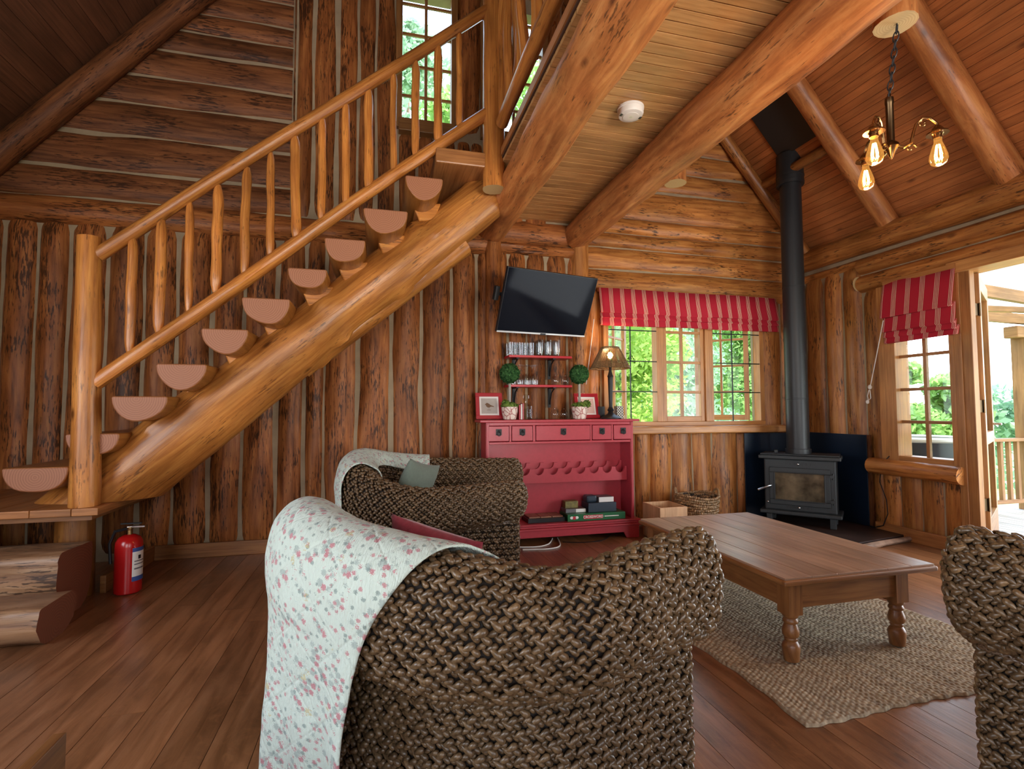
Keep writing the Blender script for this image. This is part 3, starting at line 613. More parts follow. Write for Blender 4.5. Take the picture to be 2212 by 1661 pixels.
# door opening to the veranda
d1 = thing('door_1', 'open veranda doorway with its frame and outward swung glazed leaf', 'door', (4.80, 3.12, 0), kind='structure')
mb = MB(); mb.box(4.68, 4.735, 3.10, 3.24, 0, 2.37, 'winframe', tint=.72); mb.box(4.735, 4.90, 3.205, 3.265, 0, 2.40, 'winframe', tint=.95); mb.box(4.670, 4.68, 3.175, 3.235, 0, 2.37, 'winframe', tint=.9)
mb.box(4.64, 4.88, .95, 3.25, 2.335, 2.43, 'winframe'); mb.box(4.66, 4.90, .92, 1.0, 0, 2.4, 'winframe')
mb.box(4.70, 4.92, 1.0, 3.08, -.02, .015, 'trim')
mb.build('door_frame', d1, smooth=False, bevel=.005)
dd = Vector((.872, .489, 0)); T = frame_T((4.815, 3.118, 0), dd, Vector((-.489, .872, 0)), Z3)
mb = MB()
for a, b in ((0, .11), (.74, .85)): mb.box(a, b, 0, .048, .02, 2.33, 'winframe', T=T, tint=.75)
for a, b in ((.02, .30), (.9, 1.0), (2.2, 2.33)): mb.box(.11, .74, 0, .048, a, b, 'winframe', T=T, tint=.75)
lf = mb.build('door_leaf', d1, smooth=False, bevel=.003)
one(lambda m: m.box(.11, .74, .022, .026, .3, 2.2, 'glass', T=T), 'door_pane', lf, smooth=False)
for z in (.42, 1.22, 2.02):
    mb = MB(); mb.box(4.74, 4.815, 3.118, 3.122, z-.05, z+.05, 'brassdark'); mb.tube([(4.80, 3.112, z-.055), (4.80, 3.112, z+.055)], .007, 'brassdark'); o = mb.build('hinge', d1, smooth=False)
mb = MB(); mb.box(.78, .80, -.05, 0, 1.05, 1.07, 'chrome', T=T); mb.box(.70, .80, -.06, -.045, 1.05, 1.07, 'chrome', T=T); mb.build('door_handle', lf, smooth=False, bevel=.004)
# ------------------------------------------------------------------ roman blinds
def blind(name, label, o, du, dn, w, prof, folds):
    """prof: (out, z) of the cloth from the top down"""
    o, du, dn = Vector(o), Vector(du), Vector(dn)
    b = thing(name, label, 'blind', o); nx = 40
    n = len(prof)
    mb = MB(); acc = [0]
    for p, q in zip(prof, prof[1:]): acc.append(acc[-1]+math.dist(p, q))
    def fn(i, j):
        u = i/nx*w; out, z = prof[j]
        return o+du*u+dn*(out+.004*math.sin(u*9+j))+Z3*(z-o.z+.003*math.sin(u*5+j*2))
    mb.grid(fn, nx, n-1, 'blind', lambda i, j: (i/nx*w+.02, acc[j]))
    f = mb.build('blind_fabric', b, angle=60)
    sm = f.modifiers.new('thickness', 'SOLIDIFY'); sm.thickness = .004
    mb = MB(); T = frame_T(o, du, dn, Z3); mb.box(0, w, .0, .03, -.02, .02, 'trim', T=T); mb.build('blind_batten', b, smooth=False)
    return b
b1 = blind('roman_blind', 'wide red roman blind with cream pinstripes, pulled up over the big window', (2.13, 4.775, 2.415), X3, -Y3, 2.12,
      [(.032, 2.43), (.05, 2.30), (.075, 2.18), (.07, 2.175), (.055, 2.19), (.06, 2.15), (.075, 2.125), (.07, 2.12), (.055, 2.135), (.062, 2.09), (.07, 2.055), (.06, 2.05), (.045, 2.12)], 3)
def cord(m): m.tube([(2.055, 4.70, 2.10), (2.012, 4.70, 1.77), (1.965, 4.70, 1.45)], .0035, 'white')
one(cord, 'pull_cord', b1)
b2 = blind('roman_blind', 'short red roman blind with cream pinstripes hanging at the small right window', (4.655, 3.805, 2.39), -Y3, -X3, .635,
      [(.02, 2.40), (.045, 2.25), (.075, 2.06), (.07, 2.055), (.035, 2.10), (.045, 2.0), (.058, 1.925), (.05, 1.92), (.025, 1.95), (.035, 1.90), (.045, 1.875), (.038, 1.87), (.012, 1.9), (.02, 1.86), (.03, 1.825), (.02, 1.82), (.0, 1.9)], 3)
def cord(m):
    p = [at(1908, 692, X=4.60), at(1893, 770, X=4.62), at(1880, 835, X=4.64)]
    m.tube(p, .004, 'white'); m.ball(at(1879, 836, X=4.63), .018, 'white', sz=1.3); m.tube([at(1877, 842, X=4.63), at(1874, 855, X=4.63), at(1876, 865, X=4.63), at(1881, 860, X=4.63), at(1879, 842, X=4.63)], .004, 'white')
    m.ball(at(1874, 868, X=4.63), .015, 'white', sz=1.4)
one(cord, 'pull_cord', b2)
# ------------------------------------------------------------------ staircase
YS = 3.80
st = thing('log_staircase', 'rustic staircase of half log treads on one great slanting log with pole railing', 'staircase', (-1.3, 4.1, .612))
mb = MB(); mb.log((-2.10, 4.10, .36), (.95, 4.14, 3.06), .245, .180, 'stair', nl=60, ns=30, wav=.06, seed=4.2, tint=1., knob=.30)
so_ = mb.build('stringer_log', st); bm = bmesh.new(); bm.from_mesh(so_.data); bmesh.ops.bisect_plane(bm, geom=bm.verts[:]+bm.edges[:]+bm.faces[:], plane_co=Vector((0, 0, .6135))-ORG[so_], plane_no=(0, 0, 1), clear_inner=True); bm.to_mesh(so_.data); bm.free()
mb = MB(); mb.log(at(655, 800, Y=4.13), at(1000, 528, Y=4.17), .06, .10, 'stair', nl=24, ns=16, wav=.07, seed=14.2, tint=.85, knob=.16); mb.build('brace_log', st)
TR = [(-2.175, -1.837, .862, .706), (-1.893, -1.60, 1.06, .915), (-1.627, -1.315, 1.295, 1.138), (-1.387, -1.095, 1.505, 1.339), (-1.134, -.853, 1.742, 1.577),
      (-.897, -.596, 1.96, 1.783), (-.615, -.362, 2.18, 2.038), (-.381, -.107, 2.407, 2.238), (-.122, .187, 2.645, 2.469), (.168, .441, 2.915, 2.744)]
for k, (x0, x1, zt, zb) in enumerate(TR):
    mb = MB(); w, h = x1-x0, zt-zb; n = 14; y0 = 3.74 if k != 1 else 3.80
    poly = [(x0+.006, zt), (x1-.006, zt)]
    for i in range(n+1):
        a = PI*i/n; e = .97
        cx = math.copysign(abs(math.cos(a))**e, math.cos(a)); sx = math.sin(a)**e
        poly.append(((x0+x1)/2+cx*w/2, zt-.012-sx*(h-.012)*(1+.05*math.sin(3*a+k))))
    T = frame_T((0, y0, 0), X3, Z3, Y3)
    mb.prism(poly, 4.78-y0, T, 'endgrain', 'stair', uvc=((x0+x1)/2+.02*math.sin(k*2.1), zt-.03-.03*math.cos(k)), tint=.80)
    mb.build('tread', st, bevel=.008, angle=30)
    if k > 0:
        mb = MB(); xc = (x0+x1)/2+.03; mb.prism([(xc-.10, zb+.05), (xc+.12, zb+.08), (xc+.07, zb-.06), (xc-.05, zb-.08)], .34, frame_T((0, 3.97, 0), X3, Z3, Y3), 'stair', 'stair', tint=1.2); mb.build('tread_block', st, bevel=.012)
mb = MB(); mb.box(.39, .80, 3.76, 4.80, 3.05, 3.165, 'trim', tint=.9); mb.build('top_step', st, smooth=False, bevel=.01)
mb = MB(); mb.log((-1.775, YS, .612), (-1.80, YS, 2.31), .082, .064, 'stair', nl=24, wav=.06, seed=2.7, tint=1.15, capm=('stair', 'stair'), knob=.12); mb.build('newel_post', st)
mb = MB(); mb.log((.84, YS, 2.90), (.83, YS, 5.1), .090, .068, 'baluster', nl=24, wav=.06, seed=12.7, tint=.95, capm=('end_pale', 'end_pale')); mb.build('newel_post', st)
mb = MB(); mb.log((-1.755, YS, 2.20), (.80, YS, 4.335), .045, .042, 'baluster', nl=30, ns=12, wav=.05, seed=5.1, tint=.8, capm=('baluster',)*2, bend=.012); mb.build('handrail', st)
mb = MB(); mb.log((-1.735, YS, 1.375), (.80, YS, 3.515), .048, .044, 'baluster', nl=30, ns=12, wav=.06, seed=8.4, tint=1.05, capm=('baluster',)*2, bend=.015); mb.build('lower_rail', st)
BAL = [(287, 513, 280, 765), (349, 472, 343, 720), (410, 435, 406, 675), (472, 400, 466, 632), (534, 362, 527, 597), (585, 330, 583, 557), (637, 292, 640, 520), (696, 253, 695, 480), (747, 220, 747, 447), (796, 192, 796, 415), (850, 155, 850, 378), (898, 133, 897, 340), (946, 97, 946, 312), (992, 65, 992, 280)]
for k, (a, b, c, d) in enumerate(BAL):
    p, q = at(c, d, Y=YS), at(a, b, Y=YS); mb = MB(); r = .030+.004*math.sin(k*2.3); ln = q-p
    # a peeled pole whittled to a peg at both ends
    sd = k*3.17+1; pts = []; rs = []; n = 16
    for i in range(n+1):
        t = i/n; e = min(1, .55+min(t, 1-t)*5.5)
        pts.append(p+ln*t+Vector((  .007*noise.noise(Vector((sd, t*3, 0))), .007*noise.noise(Vector((sd, t*3, 9))), 0))); rs.append(r*e*(1+.16*noise.noise(Vector((sd, t*5, 4)))))
    b0 = len(mb.uv); mb.tube(pts, rs, 'baluster', ns=10, tint=.9+.3*((sd*.37) % 1))
    mb.uv = [(u*3+sd, v*3) for u, v in mb.uv]
    mb.build('baluster', st)
# platform at the foot of the stairs
ld = thing('stair_landing', 'low boarded landing at the foot of the log staircase', 'platform', (-2.3, 4.35, 0))
mb = MB(); x = -3.1
for w in (.22, .20, .21, .25, .22, .21, .14):
    mb.box(x, x+w-.003, 3.69, 4.77, .568, .612, 'trim', tint=.9+R.random()*.25); x += w
mb.build('deck_plank', ld, smooth=False, bevel=.004)
one(lambda m: m.box(-3.1, -1.70, 3.73, 4.76, .535, .568, 'trim', tint=.55), 'support_board', ld, smooth=False)
one(lambda m: m.log((-1.93, 4.03, 0), (-1.93, 4.03, .535), .115, .105, 'stair', nl=8, tint=.55), 'support_post', ld)
one(lambda m: m.log((-2.75, 4.2, 0), (-2.75, 4.2, .54), .11, .11, 'log_dark', nl=8), 'support_post', ld)
def logstep(name, label, x0, x1, y0, y1, z0, z1, mat, sd):
    r = thing(name, label, 'step', ((x0+x1)/2, (y0+y1)/2, z0)); mb = MB()
    h, d = z1-z0, y1-y0; n = 20
    def sec(j):
        t = j/n
        pts = [(0, h*.82), (.0+.012, h*.97), (.04, h), (d-.05, h), (d-.01, h*.95), (d, h*.6), (d-.02, h*.25), (d-.09, 0.0), (.09, 0.0), (.02, h*.22), (-.015, h*.55)]
        k = t*len(pts); i = int(k) % len(pts); f = k-int(k); a, b = pts[i], pts[(i+1) % len(pts)]
        return a[0]*(1-f)+b[0]*f, a[1]*(1-f)+b[1]*f
    nl = 24
    def fn(i, j):
        y, z = sec(j); x = x0+(x1-x0)*i/nl; q = Vector((x*2.2, j*.5, sd)); k = .018*noise.noise(q)+.01*noise.noise(q*3)
        if z <= .001: kz = 0
        else: kz = k*.4 if z > h*.9 else k*.6
        return (x, y0+y+(k if .02 < z < h*.95 else k*.3), max(z0, z0+z+kz))
    b = mb.grid(fn, nl, n, mat, lambda i, j: (i/nl*(x1-x0)+sd, j/n*1.1), wrap=True, tint=1.)
    for e in (0, nl):
        k = len(mb.v)
        for j in range(n): mb.v.append(Vector(mb.v[b+e*n+j]))
        mb.face([k+j for j in range(n)] if e else [k+j for j in range(n)][::-1], [(sec(j)[0]-d/2, sec(j)[1]-h*.3) for j in range(n)], mb.m('step_end'), 1.)
    mb.build('half_log', r, angle=50); return r
M['step_end'] = rings('step_sawn_end', (.17, .050, .022), (.13, .034, .015), 130.)
logstep('log_step', 'upper log step with bark stains, just below the landing', -3.1, -1.765, 3.53, 3.90, 0, .385, 'step', 3.)
logstep('log_step', 'lowest log step lying on the floorboards before the landing', -3.1, -1.655, 3.16, 3.49, 0, .20, 'step', 8.)
# loft balustrades
def loftrail(name, label, x, posts, z0, ybal, r):
    lr = thing(name, label, 'railing', (x, 1.5, 3.2))
    mb = MB(); mb.log((x+.03, -1.2, z0), (x+.02, YS-.10, z0), r, r*.95, 'baluster', nl=40, ns=12, wav=.05, seed=x*7, tint=1., bend=.02, capm=('baluster',)*2); mb.build('lower_rail', lr)
    mb = MB(); mb.log((x+.03, -1.2, z0+1.02), (x+.02, YS-.10, z0+1.02), r, r*.95, 'baluster', nl=30, ns=12, wav=.05, seed=x*9, tint=1., capm=('baluster',)*2); mb.build('top_rail', lr)
    for (y, zb) in posts:
        mb = MB(); mb.log((x, y, zb), (x, y, z0+1.15), .083, .075, 'beam', nl=14, ns=16, wav=.03, seed=y*3); mb.build('post', lr)
    for k, y in enumerate(ybal):
        mb = MB(); mb.log((x+.02+.01*math.sin(k*3), y, z0-.01), (x+.02, y+.01*math.cos(k), z0+1.0), .032+.004*math.sin(k*1.7), .03, 'baluster', nl=16, ns=10, wav=.09, seed=k*2.3+x, bend=.025, capm=('baluster',)*2); mb.build('baluster', lr)
    return lr
loftrail('loft_railing', 'pole balustrade along the loft edge at the stair head', .87, ((.6, 3.05),), 3.375, [3.65-.145*k for k in range(19)], .05)
loftrail('loft_railing', 'loft balustrade whose cut post ends hang beside the chandelier beam', 2.205, ((3.46, 2.95), (1.705, 2.905)), 3.40, [3.25-.2*k for k in range(7)]+[1.5-.2*k for k in range(5)], .05)
# ------------------------------------------------------------------ numpy meshes (weave, rug, leaves)
def npmesh(name, V, F, mat, parent=None, org=None, tint=None, smooth=True, uv=None):
    """V (n,3), F (m,k) one face size; tint per vertex"""
    org = ORG.get(parent, Vector((0, 0, 0))) if org is None else Vector(org)
    me = bpy.data.meshes.new(name); V = np.asarray(V, np.float32)-np.array(org, np.float32); F = np.asarray(F, np.int32); k = F.shape[1]
    me.vertices.add(len(V)); me.vertices.foreach_set('co', V.ravel()); me.loops.add(F.size); me.loops.foreach_set('vertex_index', F.ravel())
    me.polygons.add(len(F)); me.polygons.foreach_set('loop_start', np.arange(0, F.size, k, dtype=np.int32)); me.polygons.foreach_set('use_smooth', np.full(len(F), smooth))
    ca = me.color_attributes.new('tint', 'FLOAT_COLOR', 'POINT'); t = np.ones(len(V), np.float32) if tint is None else np.asarray(tint, np.float32)
    ca.data.foreach_set('color', np.stack([t, t, t, np.ones_like(t)], 1).ravel())
    if uv is not None:
        ul = me.uv_layers.new(name='UVMap'); ul.data.foreach_set('uv', np.asarray(uv, np.float32)[F.ravel()].ravel())
    me.update(calc_edges=True); me.materials.append(M[mat])
    o = bpy.data.objects.new(name, me); COL.objects.link(o); o.parent = parent
    if parent is None: o.location = org
    ORG[o] = org
    return o
def ico(sub):
    bm = bmesh.new(); bmesh.ops.create_icosphere(bm, subdivisions=sub, radius=1.); v = np.array([tuple(x.co) for x in bm.verts]); f = np.array([[q.index for q in x.verts] for x in bm.faces]); bm.free(); return v, f
ICO = {1: ico(1), 2: ico(2)}
for iv_, if_ in ICO.values(): iv_[:, 1:] *= (1-.46*iv_[:, 0:1])
def blobs(P, T, B, Nn, a, b, c, tint, sub):
    """an ellipsoid at every P with axes T*a, B*b, N*c"""
    tv, tf = ICO[sub]; n = len(P); a, b, c = [np.broadcast_to(np.asarray(q, float), (n,))[:, None, None] for q in (a, b, c)]
    V = P[:, None, :]+tv[None, :, 0:1]*T[:, None, :]*a+tv[None, :, 1:2]*B[:, None, :]*b+tv[None, :, 2:3]*Nn[:, None, :]*c
    F = tf[None]+(np.arange(n)*len(tv))[:, None, None]
    return V.reshape(-1, 3), F.reshape(-1, 3), np.repeat(tint, len(tv))
rng = np.random.default_rng(5)
# ------------------------------------------------------------------ wine cabinet
cb = thing('wine_cabinet', 'dusky red painted wine cabinet with five drawers and a scalloped bottle rack', 'cabinet', (1.64, 4.64, 0))
CX0, CX1, CY0, CY1 = .92, 2.36, 4.50, 4.730
mb = MB(); mb.box(.86, 2.415, 4.465, 4.735, 1.088, 1.112, 'red'); mb.build('cabinet_top', cb, smooth=False, bevel=.007, seg=3)
for a, b in ((CX0, CX0+.03), (CX1-.03, CX1)):
    mb = MB(); mb.box(a, b, CY0, CY1, .10, 1.088, 'red'); mb.box(a+.006, b-.006, CY0-.006, CY0, .2, 1.08, 'red'); mb.build('side_panel', cb, smooth=False, bevel=.003)
one(lambda m: m.box(CX0+.03, CX1-.03, CY1-.012, CY1, .10, 1.088, 'red'), 'back_panel', cb, smooth=False)
mb = MB(); mb.box(CX0+.03, CX1-.03, CY0+.004, CY0+.03, 1.060, 1.088, 'red'); mb.box(CX0+.03, CX1-.03, CY0, CY1-.02, .893, .914, 'red')
dr = [(1054, 1100), (1105, 1151), (1157, 1275), (1279, 1321), (1325, 1366)]; dx = [(at(a, 930, Y=CY0).x, at(b, 930, Y=CY0).x) for a, b in dr]
for (a, b), (c, d) in zip(dx, dx[1:]): mb.box(b+.001, c-.001, CY0+.002, CY0+.03, .914, 1.06, 'red')
mb.build('face_frame', cb, smooth=False, bevel=.003)
for a, b in dx:
    mb = MB(); mb.box(a+.004, b-.004, CY0-.004, CY1-.05, .920, 1.056, 'red'); d = mb.build('drawer', cb, smooth=False, bevel=.004)
    xc = (a+b)/2; mb = MB(); mb.box(xc-.026, xc+.026, CY0-.010, CY0-.004, .975, 1.03, 'iron'); mb.ball((xc, CY0-.016, 1.008), .011, 'iron')
    mb.tube([(xc+.017*math.sin(q*2*PI/14), CY0-.022, .990+.020*math.cos(q*2*PI/14)) for q in range(14)], .0035, 'iron', ns=6, closed=True); h = mb.build('ring_pull', d); h['label'] = 'black iron ring pull'
def rackboard(y0, y1, z0, z1, name):
    n = 10; w = CX1-CX0-.07; p = w/n; x = CX0+.035; mb = MB(); xs = []
    for k in range(n):
        c = x+p*(k+.5); xs += [(c-p/2, z1), (c-.0505, z1)]+[(c+.050*math.cos(a), z1-.058*math.sin(a)) for a in np.linspace(PI, 0, 13)]+[(c+.0505, z1)]
    xs.append((x+w, z1))
    for (a, za), (b, zb) in zip(xs, xs[1:]):
        if b-a < 1e-5: continue
        for yy in (y0, y1): mb.quad([(a, yy, z0), (b, yy, z0), (b, yy, zb), (a, yy, za)], 'red')
        mb.quad([(a, y0, za), (b, y0, zb), (b, y1, zb), (a, y1, za)], 'red')
    mb.quad([(x, y0, z0), (x+w, y0, z0), (x+w, y1, z0), (x, y1, z0)], 'red'); return mb.build(name, cb, smooth=False)
rackboard(4.575, 4.597, .525, .655, 'bottle_rack'); rackboard(4.685, 4.705, .56, .70, 'bottle_rack')
one(lambda m: m.box(CX0+.03, CX1-.03, 4.597, CY1-.012, .525, .54, 'red'), 'rack_shelf', cb, smooth=False)
mb = MB(); mb.box(CX0-.03, CX1+.045, 4.455, CY1, .155, .175, 'red'); mb.box(CX0-.022, CX1+.035, 4.463, CY1, .135, .155, 'red'); mb.box(CX0-.03, CX1+.06, 4.45, CY1, .115, .135, 'red'); mb.build('plinth_moulding', cb, smooth=False, bevel=.006, seg=3)
poly = [(CX0-.015, 0), (CX0+.12, 0), (CX0+.15, .055), (CX1-.13, .055), (CX1-.10, 0), (CX1+.03, 0), (CX1+.03, .116), (CX0-.015, .116)]
mb = MB(); mb.prism(poly, .022, frame_T((0, 4.485, 0), X3, Z3, -Y3), 'red'); mb.build('plinth', cb, smooth=False, bevel=.003)
for a, b in ((CX0-.015, CX0+.01), (CX1+.005, CX1+.03)): one(lambda m: m.box(a, b, 4.485, CY1, 0, .116, 'red'), 'plinth_side', cb, smooth=False)
CT = 1.1125
# games on the cabinet's floor
def boxthing(name, label, cat, x0, x1, y0, y1, z0, z1, mat, rot=0., group=None, bevel=.003, extra=None):
    c = Vector(((x0+x1)/2, (y0+y1)/2, z0)); r = thing(name, label, cat, c, group); T = Matrix.Translation(c) @ Matrix.Rotation(rot, 4, 'Z') @ Matrix.Translation(-c)
    mb = MB(); mb.box(x0, x1, y0, y1, z0, z1, mat, T=T); b = mb.build('box', r, smooth=False, bevel=bevel)
    if extra: extra(r, b, T)
    return r
zf = .1755
def letter(parent, txt, size, loc, rot, mat, name='lettering', ext=.0006):
    cu = bpy.data.curves.new(name, 'FONT'); cu.body = txt; cu.size = size; cu.extrude = ext; cu.align_x = 'CENTER'; cu.align_y = 'CENTER'; cu.materials.append(M[mat]); cu.offset = size*.012
    tmp = bpy.data.objects.new(name, cu); COL.objects.link(tmp); me = bpy.data.meshes.new_from_object(tmp.evaluated_get(bpy.context.evaluated_depsgraph_get())); bpy.data.objects.remove(tmp)
    o = bpy.data.objects.new(name, me); COL.objects.link(o); o.parent = parent; o.location = Vector(loc)-ORG[parent]; o.rotation_euler = rot; return o
def cw(r, b, T):
    y = 4.483
    mb = MB(); mb.box(1.835, 2.03, y-.002, y, zf+.016, zf+.052, 'game_red', T=T); q = mb.build('title_panel', r, smooth=False, bevel=.006)
    letter(r, 'CROSSWORD', .032, T @ Vector((1.932, y-.003, zf+.034)), (PI/2, 0, 0), 'paper')
    mb = MB(); mb.box(2.045, 2.19, y-.0015, y, zf+.030, zf+.038, 'paper', T=T); mb.build('subtitle_strip', r, smooth=False)
    mb = MB(); mb.ball((1.745, y, zf+.032), .02, 'game_red', sx=1., sy=.1, sz=.8); mb.ball((1.72, y, zf+.034), .017, 'paper', sx=1., sy=.1, sz=.8); mb.ball((1.77, y, zf+.034), .017, 'paper', sx=1., sy=.1, sz=.8); mb.build('emblem', r)
boxthing('game_box', 'flat green CROSSWORD game box on the cabinet floor under smaller boxes', 'game', 1.68, 2.26, 4.485, 4.70, zf+.0005, zf+.064, 'game_green', extra=cw)
def tiles(r, b, T):
    mb = MB()
    for k in range(3): mb.box(1.325+k*.11, 1.43+k*.11, 4.525, 4.70, zf+.04, zf+.052, 'game_tan', T=T)
    mb.build('lid_tile', r, smooth=False, bevel=.003)
boxthing('game_board', 'dark low tray topped with three brown panels beside the green game box', 'game', 1.31, 1.665, 4.51, 4.71, zf, zf+.04, 'black', extra=tiles)
z2 = zf+.0645
boxthing('card_box', 'small olive patterned card box standing on the green game box', 'box', 1.70, 1.83, 4.60, 4.68, z2+.036, z2+.10, 'game_olive')
boxthing('card_box', 'small dark flat box with a pale end under the olive card box', 'box', 1.69, 1.89, 4.56, 4.69, z2, z2+.035, 'game_grey', extra=lambda r, b, T: one(lambda m: m.box(1.79, 1.89, 4.557, 4.56, z2+.003, z2+.033, 'paper'), 'label', r, smooth=False))
boxthing('game_box', 'dark navy game box lying on the green game box', 'game', 1.905, 2.19, 4.53, 4.70, z2, z2+.085, 'game_navy')
boxthing('game_box', 'grey and white little box on top of the navy game box', 'game', 2.02, 2.17, 4.55, 4.68, z2+.0855, z2+.135, 'game_grey', extra=lambda r, b, T: one(lambda m: m.box(2.02, 2.17, 4.547, 4.55, z2+.088, z2+.133, 'mount'), 'label', r, smooth=False))
boxthing('plastic_bag', 'crumpled dark plastic wrapped bundle on the navy game box', 'bag', 1.90, 2.01, 4.56, 4.67, z2+.0855, z2+.15, 'game_navy', bevel=.02)
# ------------------------------------------------------------------ on the cabinet top
def ballcloud(n, c, r, size, thick=.75, flat=1.):
    d = rng.normal(size=(n, 3)); d /= np.linalg.norm(d, axis=1)[:, None]; rr = r*(thick+(1-thick)*rng.random(n)**.5); P = np.array(c)+d*rr[:, None]*np.array([1, 1, flat])
    a = rng.normal(size=(n, 3)); a -= d*(a*d).sum(1)[:, None]*.6; a /= np.linalg.norm(a, axis=1)[:, None]; b = np.cross(a, d); b /= np.linalg.norm(b, axis=1)[:, None]
    s = size*(.6+.8*rng.random(n))[:, None]; V = np.stack([P-a*s, P+b*s*.5, P+a*s, P-b*s*.5], 1).reshape(-1, 3)
    return V, np.arange(n*4).reshape(-1, 4), np.repeat(rng.random(n), 4)
def topiary(label, x, y, rz):
    r = thing('topiary', label, 'plant', (x, y, CT), 'topiaries on the wine cabinet')
    mb = MB(); mb.lathe([(.001, 0), (.052, 0), (.058, .004), (.073, .07), (.076, .118), (.070, .122), (.064, .112), (.05, .10), (.001, .10)], (x, y, CT), 'pot', ns=28); mb.build('pot', r)
    mb = MB(); mb.log((x, y, CT+.09), (x+.002, y, CT+.40), .013, .012, 'bark_pale', nl=10, ns=8, wav=.1, capm=('bark_pale',)*2); mb.build('stem', r)
    V, F, t = ballcloud(1500, (x, y, CT+.425), .092, .016, .82); npmesh('leaf_ball', V, F, 'box_leaf', r, tint=t, smooth=False)
    one(lambda m: m.ball((x, y, CT+.425), .078, 'box_core', 10), 'ball_core', r)
    V, F, t = ballcloud(700, (x, y, CT+.125), .080, .014, .3, .45); V2, F2, t2 = ballcloud(180, (x+.06*math.cos(rz), y-.04, CT+.145), .04, .013, .4)
    npmesh('moss', np.vstack([V, V2]), np.vstack([F, F2+len(V)]), 'moss', r, tint=np.concatenate([t, t2]), smooth=False)
M['bark_pale'] = wood('topiary_stem', (.22, .19, .15), (.32, .28, .23), (.42, .38, .32), knots=0); M['box_core'] = plain('box_core', (.008, .02, .008), .9)
p = at(1101, 898, Y=4.585); topiary('clipped ball topiary in a leaf patterned pot beside the brown bird picture', p.x, 4.585, 2.5)
p = at(1251, 897, Y=4.585); topiary('clipped ball topiary in a leaf patterned pot overlapping the pink bird picture', p.x, 4.575, .2)
def picture(label, xc, w, h, yb, rot, bm_, pm, flip):
    r = thing('picture_frame', label, 'picture', (xc, yb, CT), 'bird pictures on the wine cabinet'); T = Matrix.Translation((xc, yb, CT+.004)) @ Matrix.Rotation(rot, 4, 'Z') @ Matrix.Rotation(-.22, 4, 'X')
    f = .036; mb = MB()
    for a, b, c, d in ((-w/2, w/2, 0, f), (-w/2, w/2, h-f, h), (-w/2, -w/2+f, f, h-f), (w/2-f, w/2, f, h-f)): mb.box(a, b, -.009, .009, c, d, 'redframe', T=T)
    mb.build('frame', r, smooth=False, bevel=.003)
    one(lambda m: m.box(-w/2+f, w/2-f, -.002, .008, f, h-f, 'mount', T=T), 'mount', r, smooth=False)
    pr = one(lambda m: m.box(-w/2+f+.016, w/2-f-.016, -.003, -.002, f+.016, h-f-.016, pm, T=T), 'print', r, smooth=False)
    s = -1 if flip else 1; B = [(-.030, .012), (-.022, .022), (-.012, .024), (.0, .018), (.018, .004), (.048, -.008), (.047, -.013), (.02, -.010), (.006, -.018), (-.010, -.018), (-.022, -.008), (-.027, .004), (-.036, .010)]
    mb = MB(); mb.prism([(x*1.05*s-.004*s, z*1.05+h/2+.004) for x, z in (B if s > 0 else B[::-1])], .0008, T @ frame_T((0, -.003, 0), X3, Z3, -Y3), bm_)
    mb.box(-.008, -.007, -.0037, -.003, h/2-.036, h/2-.014, bm_, T=T); mb.box(.000, .001, -.0037, -.003, h/2-.036, h/2-.014, bm_, T=T); mb.box(-.022, .016, -.0037, -.003, h/2-.040, h/2-.037, bm_, T=T); mb.build('bird_print', pr, smooth=False)
    one(lambda m: m.box(-.02, .02, .03, .035, .0, h*.6, 'black', T=Matrix.Translation((xc, yb, CT)) @ Matrix.Rotation(rot, 4, 'Z')), 'easel_back', r, smooth=False)
picture('red framed picture of a brown bird leaning at the stair side of the cabinet', .99, .255, .25, 4.665, .0, 'bird', 'print', False)
picture('red framed picture of a grey bird on pink beside the table lamp', 1.965, .255, .25, 4.66, .05, 'bird2', 'print2', False)
# lamp
lx, ly = 2.165, 4.575
lp = thing('table_lamp', 'black column table lamp with a flared woven cane shade, lit', 'lamp', (lx, ly, CT))
mb = MB(); mb.lathe([(.001, 0), (.098, 0), (.10, .010), (.085, .022), (.06, .032), (.032, .05), (.024, .07), (.034, .085), (.024, .10), (.017, .12), (.019, .2), (.024, .36), (.025, .40), (.030, .41), (.022, .43), (.014, .46), (.010, .56), (.001, .565)], (lx, ly, CT), 'iron', ns=24); mb.build('lamp_stand', lp)
mb = MB(); n = 84; z0, z1, r0, r1 = CT+.485, CT+.69, .192, .088
for k in range(n):
    a = 2*PI*k/n; j = R.random()*.02
    mb.tube([(lx+math.cos(a)*(r1+(r0-r1)*t), ly+math.sin(a)*(r1+(r0-r1)*t), z1+(z0-z1)*t) for t in (0, .35, .7, 1)], [.0028, .0032, .0040, .0046], 'shade', ns=5, caps=False, tint=.7+R.random()*.6)
for t, rr in ((0, .006), (.06, .004), (.72, .0045), (.80, .0045), (.88, .0045), (.96, .006)):
    q = r1+(r0-r1)*t; mb.tube([(lx+math.cos(2*PI*k/28)*q, ly+math.sin(2*PI*k/28)*q, z1+(z0-z1)*t+(.004*math.sin(k*3) if t > .9 else 0)) for k in range(28)], rr, 'shade', ns=6, closed=True)
mb.build('lamp_shade', lp)
mb = MB()
for k in range(3): a = 2*PI*k/3; mb.tube([(lx, ly, CT+.56), (lx+math.cos(a)*.09, ly+math.sin(a)*.09, z1-.004)], .002, 'iron', ns=5)
mb.build('shade_carrier', lp)
mb = MB(); mb.ball((lx, ly, CT+.615), .026, 'lampbulb', 10, sz=1.3); mb.build('bulb', lp)
boxthing('coaster_box', 'small black box with a houndstooth front behind the lamp foot, on its window side', 'box', 2.262, 2.332, 4.64, 4.71, CT, CT+.125, 'check', bevel=.002)
